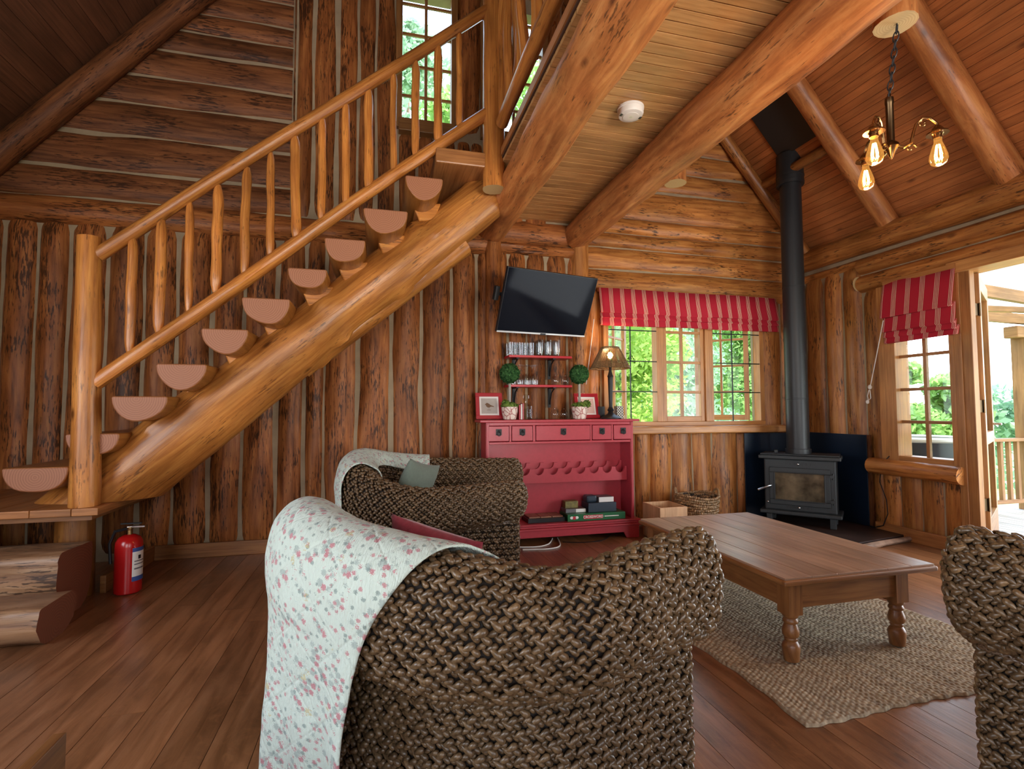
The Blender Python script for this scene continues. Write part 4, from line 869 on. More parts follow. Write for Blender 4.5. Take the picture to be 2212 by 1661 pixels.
boxthing('coaster_box', 'small black box behind the lamp foot beside the bird picture', 'box', 2.075, 2.145, 4.665, 4.73, CT, CT+.12, 'black', bevel=.002)
# thin books and decanter
for k, (mt, lab) in enumerate((('game_red', 'thin red booklet standing beside the topiary pot'), ('paper', 'thin white booklet standing between red ones beside the topiary pot'), ('redframe', 'thin dark red booklet standing nearest the decanter'))):
    x = 1.255+k*.017; boxthing('booklet', lab, 'book', x, x+.013, 4.60, 4.70, CT, CT+.135+.008*k, mt, bevel=.001)
# ------------------------------------------------------------------ glassware
def glass_profile(kind):
    return {'tumbler': [(.001, .004), (.024, .004), (.027, .0), (.034, .12), (.0325, .12), (.025, .012), (.001, .012)],
            'tall': [(.001, .004), (.026, .004), (.028, 0), (.036, .05), (.037, .155), (.0355, .155), (.034, .05), (.026, .012), (.001, .012)],
            'flute': [(.026, .0), (.026, .003), (.004, .008), (.004, .05), (.016, .07), (.024, .11), (.021, .15), (.020, .15), (.022, .11), (.001, .07)],
            'wine': [(.033, 0), (.036, .04), (.032, .075), (.018, .10), (.004, .115), (.004, .175), (.030, .185), (.030, .188), (.001, .188)],
            'balloon': [(.030, 0), (.040, .03), (.042, .055), (.030, .085), (.006, .095), (.006, .10), (.028, .104), (.001, .107)]}[kind]
GM = {}
def glass(kind, x, y, z, label, group, name='drinking_glass', cat='glass'):
    if kind not in GM:
        mb = MB(); mb.lathe(glass_profile(kind), (0, 0, 0), 'drinkglass', ns=18); o = mb.build(name, angle=60); GM[kind] = o
    else: o = GM[kind].copy(); COL.objects.link(o)
    o.location = (x, y, z); tag(o, label, cat, group); return o
# wall shelves
def wallshelf(label, z, x0, x1):
    r = thing('wall_shelf', label, 'shelf', ((x0+x1)/2, 4.68, z)); one(lambda m: m.box(x0, x1, 4.585, 4.775, z-.011, z+.011, 'redshelf'), 'shelf_board', r, smooth=False, bevel=.003)
    for x in (x0+.09, x1-.17):
        mb = MB(); mb.box(x-.014, x+.014, 4.60, 4.775, z-.020, z-.0115, 'iron'); mb.prism([(0, 0), (.03, 0), (.012, -.19), (0, -.19)], .028, frame_T((x-.014, 4.775, z-.012), -Y3, Z3, -X3) @ Matrix.Translation((0, 0, -.028)), 'iron'); mb.tube([(x, 4.62, z-.02), (x, 4.70, z-.06), (x, 4.755, z-.17)], .007, 'iron'); mb.build('bracket', r, smooth=False)
    return z+.0115
s1 = wallshelf('upper red wall shelf just under the television', 1.70, 1.155, 1.775); s2 = wallshelf('lower red wall shelf above the cabinet decanter', 1.425, 1.155, 1.775)
TG = 'clear tumblers on the upper red shelf'; lab = 'clear glass tumbler in the row on the upper red shelf'
for k, px_ in enumerate((1102, 1113, 1124, 1135, 1147)): glass('tumbler', at(px_, 750, Y=4.64).x, 4.63+.02*(k % 2), s1, lab, TG)
for k, px_ in enumerate((1097, 1108, 1119, 1130, 1142)): glass('tumbler', at(px_, 750, Y=4.72).x, 4.725, s1, lab, TG)
TG2 = 'tall clear glasses on the upper red shelf'; lab2 = 'tall clear glass at the window end of the upper red shelf'
for k, px_ in enumerate((1166, 1184, 1202)): glass('tall', at(px_, 750, Y=4.64).x, 4.635, s1, lab2, TG2)
for k, px_ in enumerate((1162, 1180, 1198)): glass('tall', at(px_, 750, Y=4.72).x, 4.725, s1, lab2, TG2)
WG = 'upturned wine glasses on the lower red shelf'; lab3 = 'wine glass standing upside down on the lower red shelf behind the topiary'
for k, px_ in enumerate((1108, 1124, 1140, 1156)): glass('wine', at(px_, 815, Y=4.64).x, 4.645, s2, lab3, WG, 'wine_glass')
for k, px_ in enumerate((1102, 1118, 1134, 1150)): glass('wine', at(px_, 815, Y=4.72).x, 4.725, s2, lab3, WG, 'wine_glass')
BG = 'upturned balloon glasses on the lower red shelf'; lab4 = 'round balloon glass upside down at the lamp end of the lower red shelf'
for px_ in (1200, 1221): glass('balloon', at(px_, 815, Y=4.70).x, 4.70, s2, lab4, BG, 'balloon_glass')
for px_ in (1199, 1219): glass('balloon', at(px_, 890, Y=4.68).x, 4.69, CT+.001, 'round balloon glass upside down on the cabinet top below the shelves', 'balloon glasses on the cabinet top', 'balloon_glass')
dc = thing('decanter', 'cut glass decanter with square stopper on the cabinet top', 'decanter', (1.345, 4.68, CT))
mb = MB(); T = Matrix.Translation((1.345, 4.68, CT)); mb.box(-.045, .045, -.045, .045, .001, .13, 'drinkglass', T=T); mb.box(-.036, .036, -.036, .036, .014, .10, 'drinkglass', T=T); mb.lathe([(.04, .13), (.018, .15), (.016, .18), (.024, .186)], (1.345, 4.68, CT), 'drinkglass', ns=16); mb.build('decanter_body', dc, smooth=False, bevel=.006)
one(lambda m: m.box(-.024, .024, -.024, .024, .188, .235, 'drinkglass', T=T), 'stopper', dc, smooth=False, bevel=.008)
# ------------------------------------------------------------------ television
tv = thing('tv', 'flat black television tilted down on a wall arm above the glass shelves', 'television', (1.448, 4.285, 2.135))
yw, tl, rl = .305, .415, .027; ex = Vector((math.cos(yw), math.sin(yw), 0)); nn = Vector((math.sin(yw), -math.cos(yw), 0)); u2 = Z3*math.cos(tl)+nn*math.sin(tl)
e2 = ex*math.cos(rl)+u2*math.sin(rl); u3 = -ex*math.sin(rl)+u2*math.cos(rl); bk = -(e2.cross(u3)); T = frame_T((1.448, 4.285, 2.135), e2, u3, e2.cross(u3))   # local z towards the room
w, h = .96, .557
one(lambda m: m.box(-w/2, w/2, -h/2, h/2, -.035, 0, 'black', T=T), 'tv_case', tv, smooth=False, bevel=.004)
one(lambda m: m.box(-w/2+.006, w/2-.006, -h/2+.016, h/2-.006, 0, .0012, 'screen', T=T), 'tv_screen', tv, smooth=False)
one(lambda m: m.box(-w/2, w/2, -h/2, -h/2+.014, 0, .003, 'silver', T=T), 'tv_strip', tv, smooth=False)
one(lambda m: m.box(-.03, .03, -h/2-.006, -h/2+.012, -.01, .005, 'black', T=T), 'tv_sensor', tv, smooth=False, bevel=.003)
mb = MB(); c = T @ Vector((0, 0, -.035)); mb.box(-.12, .12, -.1, .1, -.06, -.035, 'iron', T=T); wp = Vector((1.20, 4.765, 2.12)); mb.tube([T @ Vector((-.02, 0, -.06)), Vector((1.52, 4.62, 2.12)), wp], .018, 'iron'); mb.box(1.14, 1.26, 4.75, 4.78, 1.98, 2.26, 'iron'); mb.build('wall_arm', tv, smooth=False)
mb = MB(); q = at(1078, 660, Y=4.36); mb.box(-w/2-.05, -w/2-.01, -.02, .10, -.09, -.05, 'iron', T=T); mb.box(-w/2-.03, -.1, .02, .05, -.085, -.06, 'iron', T=T); mb.build('mount_bar', tv, smooth=False, bevel=.004)
# ------------------------------------------------------------------ cables on the floor, crate and basket
for k, (pts, lab, mt) in enumerate(([[(1.16, 4.40, .006), (1.34, 4.36, .006), (1.47, 4.42, .006), (1.57, 4.60, .006)], 'white cable curling out on the floor under the wine cabinet', 'white'], [[(1.2, 4.30, .006), (1.42, 4.27, .006), (1.55, 4.34, .006), (1.62, 4.6, .006)], 'white cable lying nearer the woven chair below the wine cabinet', 'white'], [[(1.62, 4.46, .005), (1.80, 4.40, .005), (2.0, 4.43, .005), (2.16, 4.6, .005)], 'dark thin cable in the shade under the wine cabinet', 'black'])):
    P_ = [Vector(p) for p in pts]; sm = []
    for i in range(len(P_)-1):
        a, b, c, d = P_[max(i-1, 0)], P_[i], P_[i+1], P_[min(i+2, len(P_)-1)]
        for t in np.linspace(0, 1, 7)[:-1]: sm.append(.5*((2*b)+(-a+c)*t+(2*a-5*b+4*c-d)*t*t+(-a+3*b-3*c+d)*t**3))
    sm.append(P_[-1]); mb = MB(); mb.tube(sm, .006 if mt == 'white' else .004, mt, ns=6); tag(mb.build('cable'), lab, 'cable')
cr = thing('wooden_crate', 'open pale pine crate on the floor beside the wine cabinet', 'crate', (2.62, 4.38, 0)); x0, x1, y0, y1, h, t = 2.47, 2.75, 4.22, 4.54, .31, .016
mb = MB()
for a in ((x0, x1, y0, y0+t, 0, h), (x0, x1, y1-t, y1, 0, h), (x0, x0+t, y0+t, y1-t, 0, h), (x1-t, x1, y0+t, y1-t, 0, h)): mb.box(*a, 'crate')
mb.build('crate_side', cr, smooth=False, bevel=.002); one(lambda m: m.box(x0+t, x1-t, y0+t, y1-t, .004, .02, 'crate'), 'crate_bottom', cr, smooth=False)
bs = thing('woven_basket', 'round rope woven basket with looped handles below the window', 'basket', (3.05, 4.52, 0)); c = np.array([3.05, 4.52, 0]); VV = []; FF = []; TT = []; off = 0
for k in range(15):
    z = .018+k*.024; rr = .17+.035*k/14; n = int(2*PI*rr/.020); a = np.arange(n)*2*PI/n+(k % 2)*.06
    zz_ = z+.012*np.sin(a*2+1)*(k > 10)
    P = np.stack([c[0]+rr*np.cos(a), c[1]+rr*np.sin(a), zz_], 1); Tn = np.stack([-np.sin(a), np.cos(a), .35*((-1)**np.arange(n))], 1); Nn = np.stack([np.cos(a), np.sin(a), 0*a], 1); B = np.cross(Nn, Tn)
    V, F, t_ = blobs(P+Nn*.006*np.sin(a*9+k*PI)[:, None], Tn, B, Nn, .016, .0145, .012, .7+.6*rng.random(n), 1); VV.append(V); FF.append(F+off); TT.append(t_); off += len(V)
for sgn, da in ((1, 2.5), (1, -.25)):
    n = 22; q = np.linspace(0, PI, n); a = da+.34*np.cos(q); z = .345+.07*np.sin(q); P = np.stack([c[0]+.205*np.cos(a), c[1]+.205*np.sin(a), z], 1); Nn = np.stack([np.cos(a), np.sin(a), 0*a], 1); Tn = np.gradient(P, axis=0); Tn /= np.linalg.norm(Tn, axis=1)[:, None]; B = np.cross(Nn, Tn)
    V, F, t_ = blobs(P, Tn, B, Nn, .016, .011, .011, .8+.4*rng.random(n), 1); VV.append(V); FF.append(F+off); TT.append(t_); off += len(V)
npmesh('basket_weave', np.vstack(VV), np.vstack(FF), 'basket', bs, tint=np.concatenate(TT))
one(lambda m: m.lathe([(.001, .01), (.165, .01), (.20, .345)], c, 'wicker_dark', ns=24), 'basket_lining', bs)
# ------------------------------------------------------------------ stove corner
mb = MB(); mb.prism([(3.35, 4.78), (3.35, 4.25), (4.0, 3.60), (4.68, 3.725), (4.68, 4.78)], .05, Matrix.Identity(4), 'soil'); tag(mb.build('hearth', smooth=False, bevel=.006), 'dark low hearth slab in the corner under the stove', 'hearth')
mb = MB(); mb.log((4.0, 3.55, .026), (4.68, 3.675, .026), .026, .025, 'hearthedge', nl=20, ns=8, wav=.2, capm=('hearthedge',)*2); tag(mb.build('hearth_edging'), 'rough pale stone strip along the hearth front', 'edging')
r = thing('heat_shield', 'black enamel heat shield panel on the wall beneath the window side of the stove', 'panel', (4.24, 4.75, .05)); one(lambda m: m.box(3.80, 4.66, 4.742, 4.752, .055, .945, 'shield'), 'panel', r, smooth=False, bevel=.002)
r = thing('heat_shield', 'dark blue black heat shield panel on the right wall behind the stove', 'panel', (4.66, 4.40, .05)); one(lambda m: m.box(4.652, 4.662, 4.055, 4.74, .055, .945, 'shield'), 'panel', r, smooth=False, bevel=.002)
o = one(lambda m: m.box(4.663, 4.69, 4.03, 4.10, .055, .945, 'log_dark', tint=.6), 'batten', r, smooth=False); o['label'] = 'dark wooden batten behind the panel edge'
fc = Vector((4.045, 4.27, 0)); e = Vector((.655, -.755, 0)).normalized(); ni = Vector((.755, .655, 0)).normalized(); sv = thing('wood_stove', 'dark grey cast iron wood stove standing across the corner on four legs', 'stove', fc+ni*.15+Z3*.05)
T = frame_T(fc, e, ni, Z3)       # local x along the front, y into the stove, z up
mb = MB(); mb.box(-.315, .315, .0, .30, .185, .70, 'steel', T=T); mb.build('firebox', sv, smooth=False, bevel=.012)
mb = MB(); mb.box(-.36, .36, -.05, .31, .70, .735, 'steel', T=T); mb.box(-.345, .345, -.03, .31, .735, .752, 'steel', T=T); mb.build('top_plate', sv, smooth=False, bevel=.012, seg=3)
mb = MB(); mb.box(-.355, .355, -.055, .31, .150, .188, 'steel', T=T); mb.build('base_ledge', sv, smooth=False, bevel=.010)
for a in (-.30, .25):
    for b in (-.03, .24): mb = MB(); mb.box(a, a+.055, b, b+.055, .051, .15, 'steel', T=T); mb.build('leg', sv, smooth=False, bevel=.006)
def ringbox(m, x0, x1, z0, z1, t, y0, y1, mat):
    m.box(x0, x1, y0, y1, z0, z0+t, mat, T=T); m.box(x0, x1, y0, y1, z1-t, z1, mat, T=T); m.box(x0, x0+t, y0, y1, z0+t, z1-t, mat, T=T); m.box(x1-t, x1, y0, y1, z0+t, z1-t, mat, T=T)
mb = MB(); ringbox(mb, -.265, .265, .245, .615, .05, -.022, .0, 'steel'); ringbox(mb, -.225, .225, .285, .575, .012, -.028, -.018, 'steel'); dr_ = mb.build('stove_door', sv, smooth=False, bevel=.005)
o = one(lambda m: m.box(-.22, .22, -.012, -.006, .29, .57, 'stoveglass', T=T), 'door_glass', dr_, smooth=False); o['label'] = 'smoke stained glass pane'
mb = MB(); mb.tube([T @ Vector((-.245, -.02, .43)), T @ Vector((-.27, -.05, .425)), T @ Vector((-.36, -.10, .385))], [.009, .010, .011], 'chrome'); o = mb.build('door_handle', dr_); o['label'] = 'bare metal lever handle'
mb = MB()
for z, a in ((.31, .27), (.55, .27)): mb.box(.262, .30, -.03, -.005, z-.014, z+.014, 'steel', T=T); mb.tube([T @ Vector((.29, -.02, z-.03)), T @ Vector((.29, -.02, z+.03))], .009, 'steel')
mb.build('door_hinge', dr_, smooth=False)
for z in (.655, .225):
    mb = MB()
    for k in range(7):
        if k != 3: mb.box(-.118+k*.036, -.108+k*.036, -.003, .001, z-.012, z+.012, 'black', T=T)
    mb.build('vent_slot', sv, smooth=False); o = one(lambda m: m.ball(T @ Vector((-.005, -.012, z)), .012, 'chrome'), 'vent_knob', sv); o['label'] = 'round metal vent knob'
one(lambda m: m.ball(T @ Vector((-.285, -.010, .262)), .010, 'chrome'), 'ash_knob', sv)
mb = MB(); q = T @ Vector((-.24, .06, .752)); mb.box(-.30, -.20, .03, .07, .7525, .758, 'steel', T=T); mb.box(-.22, -.19, .03, .07, .758, .785, 'steel', T=T); mb.build('top_lever', sv, smooth=False, bevel=.003)
pc = Vector((4.135, 4.365, 0)); zt = roof_z(pc.x)
fl = thing('flue_pipe', 'tall black flue pipe rising from the stove to the roof', 'pipe', pc+Z3*.752)
mb = MB(); mb.lathe([(.118, .7525), (.118, .80), (.106, .802), (.105, 1.30), (.107, 1.302), (.107, 1.312), (.105, 1.314), (.103, 2.45), (.105, 2.452), (.105, 2.462), (.103, 2.464), (.101, 3.54)], pc, 'flue', ns=32); mb.build('lower_pipe', fl)
mb = MB(); mb.lathe([(.101, 3.53), (.130, 3.53), (.132, 3.56), (.128, 3.562), (.128, 3.61), (.132, 3.612), (.132, 3.63), (.128, 3.632), (.126, zt+.05)], pc, 'flue', ns=32); mb.build('upper_pipe', fl)
d = Vector((-1, 0, SL)).normalized(); nrm = Vector((-SL, 0, -1)).normalized(); T2 = frame_T((4.09, 3.93, roof_z(4.09)), d, Y3, -nrm)
fp = one(lambda m: m.box(0, .56, 0, .50, -.028, -.004, 'flue', T=T2), 'flue_plate', None, org=T2 @ Vector((.3, .25, 0)), smooth=False, bevel=.004); tag(fp, 'square black ceiling plate round the top of the flue', 'plate')
# cable down the right wall
mb = MB(); P_ = [at(1921, 985, X=4.66), at(1905, 1003, X=4.64), at(1900, 1040, X=4.66), at(1915, 1080, X=4.67), at(1918, 1110, X=4.66), at(1908, 1135, X=4.64)]; P_ += [at(1890, 1139, Z=.058), at(1860, 1130, Z=.058)]
mb.tube(P_, .005, 'black', ns=6); tag(mb.build('power_cord'), 'thin dark cord trailing from the right window sill to the hearth', 'cord')
# ------------------------------------------------------------------ coffee table and rug
ct = thing('coffee_table', 'low pine coffee table with turned legs standing on the jute rug', 'table', (2.25, 2.7, .019)); mb = MB(); y0, y1 = 2.02, 3.38; n = 6; wd = (2.72-1.82)/n
for k in range(n): mb.box(1.82+k*wd, 1.82+(k+1)*wd-.0015, y0+.0, y1, .397, .42, 'tabletop', tint=.88+R.random()*.24)
mb.build('tabletop', ct, smooth=False, bevel=.003)
mb = MB()
for a in ((1.808, 2.732, y0-.012, y0+.02), (1.808, 2.732, y1-.02, y1+.012), (1.808, 1.83, y0, y1), (2.71, 2.732, y0, y1)): mb.box(a[0], a[1], a[2], a[3], .384, .410, 'table')
mb.build('top_moulding', ct, smooth=False, bevel=.010, seg=3)
for a in ((1.885, 2.545, 2.052, 2.075), (1.885, 2.545, 3.315, 3.338), (1.862, 1.884, 2.09, 3.30), (2.546, 2.568, 2.09, 3.30)): one(lambda m: m.box(*a, .265, .386, 'table'), 'apron', ct, smooth=False, bevel=.004)
for (a, b) in ((1.895, 2.08), (2.535, 2.08), (1.895, 3.31), (2.535, 3.31)):
    mb = MB(); mb.box(a-.038, a+.038, b-.038, b+.038, .235, .387, 'table'); mb.lathe([(.036, .236), (.036, .225), (.028, .216), (.034, .205), (.034, .196), (.027, .19), (.033, .172), (.038, .155), (.036, .135), (.027, .125), (.030, .118), (.026, .11), (.034, .098), (.040, .085), (.037, .05), (.034, .019), (.001, .019)], (a, b, 0), 'table', ns=22); mb.build('leg', ct, bevel=.0, angle=50)
nx, ny = 300, 440; xs, ys = np.linspace(1.575, 3.06, nx), np.linspace(1.665, 3.85, ny); A, B = np.meshgrid(xs, ys, indexing='ij')
row = np.floor(A/.0215); ph = A/.0215*np.pi; hgt = .0105+.0055*np.abs(np.sin(ph))*(.55+.45*np.sin(B/.026*2*np.pi+row*np.pi*.9+np.sin(row*5)))+.0015*np.sin(B*40+A*31)
edge = np.minimum(np.minimum(A-1.575, 3.06-A), np.minimum(B-1.665, 3.85-B)); hgt = np.where(edge < .004, .0015, hgt)
A2 = A+.012*np.sin(B*7)+.004*np.sin(B*31); B2 = B+.012*np.sin(A*6+1)+.004*np.sin(A*57)
V = np.stack([A2, B2, hgt], -1).reshape(-1, 3); i = np.arange(nx*ny).reshape(nx, ny); F = np.stack([i[:-1, :-1], i[1:, :-1], i[1:, 1:], i[:-1, 1:]], -1).reshape(-1, 4)
tn = .75+.5*(np.sin(row*12.9898)*43758.5 % 1)*.5+.25*np.abs(np.sin(ph)); rug = npmesh('rug', V, F, 'rug', None, org=(2.3, 2.75, 0), tint=tn.ravel()); tag(rug, 'chunky pale jute rug under the coffee table', 'rug')
# ------------------------------------------------------------------ small fixtures
ex_ = thing('fire_extinguisher', 'small red fire extinguisher standing on the floor under the landing', 'extinguisher', (-1.605, 4.0, 0)); c = (-1.605, 4.0, 0)
mb = MB(); mb.lathe([(.001, .004), (.070, .004), (.078, .012), (.079, .30), (.076, .335), (.062, .362), (.035, .378), (.020, .382), (.001, .382)], c, 'ext_red', ns=28); mb.build('cylinder', ex_)
def lab_(m, z0, z1, mat, rr=.0797, a0=-.95, a1=.25): m.grid(lambda i, j: (c[0]+rr*math.cos(a0+(a1-a0)*i/10), c[1]+rr*math.sin(a0+(a1-a0)*i/10), z0+(z1-z0)*j), 10, 1, mat)
mb = MB(); lab_(mb, .085, .30, 'paper'); lab_(mb, .275, .30, 'blue', .0802); lab_(mb, .085, .115, 'blue', .0802); lab_(mb, .16, .17, 'game_grey', .0802, -.8, .1); lab_(mb, .19, .197, 'game_grey', .0802, -.8, .1); lab_(mb, .21, .217, 'game_grey', .0802, -.8, .1); lab_(mb, .225, .25, 'black', .0802, -.5, -.25); mb.build('instruction_label', ex_)
mb = MB(); mb.lathe([(.018, .38), (.016, .41), (.020, .415), (.020, .43), (.001, .432)], c, 'brass', ns=14); mb.box(c[0]-.012, c[0]+.09, c[1]-.01, c[1]+.01, .425, .435, 'chrome'); mb.box(c[0]-.05, c[0]+.07, c[1]-.008, c[1]+.008, .448, .456, 'black', T=None); mb.build('valve_lever', ex_, smooth=False)
mb = MB(); mb.tube([(c[0]-.01, c[1]-.01, .42), (c[0]-.07, c[1]-.03, .41), (c[0]-.10, c[1]-.03, .33), (c[0]-.095, c[1]-.02, .20)], .010, 'black'); mb.build('hose', ex_)
sd = thing('smoke_detector', 'round white smoke detector on the boarded loft ceiling', 'smoke detector', (1.515, 2.86, 3.0985)); c = Vector((1.515, 2.86, 0))
mb = MB(); mb.lathe([(.001, 3.0985), (.083, 3.0985), (.083, 3.085), (.078, 3.083), (.080, 3.062), (.074, 3.048), (.058, 3.043), (.001, 3.043)], c, 'white', ns=36); mb.build('housing', sd)
mb = MB(); mb.lathe([(.050, 3.044), (.050, 3.040), (.044, 3.039), (.001, 3.039)], c, 'white', ns=28); mb.disc(c+Z3*3.0385, .010, -Z3, 'silver'); mb.build('test_button', sd)
mb = MB()
for s in (-1, 1):
    for k in range(3): mb.box(c.x+s*.058-.0018+k*.006*s, c.x+s*.058+.0018+k*.006*s, c.y-.012, c.y+.012, 3.0420, 3.0455, 'black')
mb.build('sounder_slot', sd, smooth=False)
# chandelier
cx, cy = 2.215, 1.755; ch = thing('chandelier', 'brass three arm chandelier with glowing filament bulbs on a chain', 'chandelier', (cx, cy, 2.90))
p0, p1 = Vector((2.209, 1.70, 2.9035)), Vector((cx, cy, 2.605)); nl_ = 9; mb = MB()
for k in range(nl_):
    a = p0.lerp(p1, (k+.5)/nl_); th = (k % 2)*PI/2+.5; d = (p1-p0).normalized(); s = Vector((math.cos(th), math.sin(th), 0)); hl = (p1-p0).length/nl_*.68
    mb.tube([a+d*hl*math.cos(q)+s*.0105*math.sin(q) for q in np.linspace(0, 2*PI, 15)[:-1]], .0028, 'iron', ns=6, closed=True)
mb.build('chain', ch)
mb = MB(); mb.lathe([(.001, 2.625), (.006, 2.62), (.008, 2.605), (.017, 2.60), (.0175, 2.575), (.0155, 2.572), (.0155, 2.40), (.020, 2.395), (.030, 2.385), (.032, 2.372), (.018, 2.355), (.010, 2.335), (.006, 2.325), (.001, 2.318)], (cx, cy, 0), 'brassdark', ns=22); mb.build('stem', ch)
for k, an in enumerate((math.radians(-42), math.radians(198), math.radians(76))):
    u = Vector((math.cos(an), math.sin(an), 0)); c0 = Vector((cx, cy, 0)); rr = .165
    mb = MB(); pts = [c0+u*q+Z3*z for q, z in ((.018, 2.375), (.045, 2.362), (.072, 2.375), (.082, 2.42), (.092, 2.455), (.115, 2.477), (.142, 2.47), (rr, 2.44), (rr, 2.415))]
    mb.tube(pts, [.008, .0075, .007, .0065, .006, .006, .006, .006, .007], 'brass', ns=8)
    mb.tube([c0+u*(.07+.020*math.cos(q)*(1-q/7))+Z3*(2.352+.020*math.sin(q)*(1-q/7)) for q in np.linspace(0, 5, 14)], .004, 'brass', ns=6)
    mb.tube([c0+u*(.118+.016*math.cos(q+2)*(1-q/7))+Z3*(2.452+.016*math.sin(q+2)*(1-q/7)) for q in np.linspace(0, 5, 14)], .0035, 'brass', ns=6); ar = mb.build('arm', ch)
    b = c0+u*rr; mb = MB(); mb.lathe([(.010, 2.43), (.018, 2.42), (.026, 2.405), (.040, 2.398), (.041, 2.392), (.022, 2.393), (.018, 2.388), (.018, 2.372), (.001, 2.372)], b, 'brass', ns=20); mb.build('bulb_holder', ch)
    mb = MB(); mb.lathe([(.014, 2.373), (.015, 2.355), (.022, 2.335), (.032, 2.30), (.034, 2.28), (.028, 2.262), (.014, 2.252), (.001, 2.249)], b, 'amber', ns=20); bu = mb.build('bulb', ch)
    mb = MB()
    for q in range(6): aa = q*PI/3; mb.tube([b+Vector((math.cos(aa)*.006, math.sin(aa)*.006, 2.345)), b+Vector((math.cos(aa)*.013, math.sin(aa)*.013, 2.30)), b+Vector((math.cos(aa+.5)*.010, math.sin(aa+.5)*.010, 2.275))], .0016, 'filament', ns=5)
    mb.build('filament', bu)
# low chest whose corner shows at the very bottom
px0 = at(145, 1580, Z=.40)
mb = MB(); mb.box(px0.x-.03, px0.x, .70, px0.y, 0, .40, 'table', tint=.9); tag(mb.build('wooden_board', None, org=(px0.x, 1.1, 0), smooth=False, bevel=.003), 'upright plain orange brown board whose corner shows nearest the viewer', 'board')
# ------------------------------------------------------------------ woven tub chairs
PROF = np.array([(0, 0, 0), (.48, 0, .025), (.84, 0, .16), (1.0, 0, .40), (1.0, 0, .68), (.86, 0, .88), (.56, 0, .99), (.22, -.01, .97), (0, -.04, .82), (-.05, -.06, .5), (-.05, -.075, .05), (-.05, -.08, -.15)])
def crom(P, n):
    P = np.asarray(P, float); Q = np.vstack([2*P[0]-P[1], P, 2*P[-1]-P[-2]]); out = []
    for i in range(len(P)-1):
        a, b, c, d = Q[i:i+4]; t = np.linspace(0, 1, n, endpoint=False)[:, None]
        out.append(.5*((2*b)+(-a+c)*t+(2*a-5*b+4*c-d)*t*t+(-a+3*b-3*c+d)*t**3))
    out.append(P[-1:]); return np.vstack(out)
def resample(P, n=None, step=None):
    s = np.concatenate([[0], np.cumsum(np.linalg.norm(np.diff(P[:, :2] if P.shape[1] > 3 else P, axis=0), axis=1))]); n = n or max(2, int(s[-1]/step)+1); q = np.linspace(0, s[-1], n)
    return np.stack([np.interp(q, s, P[:, k]) for k in range(P.shape[1])], 1), s[-1]
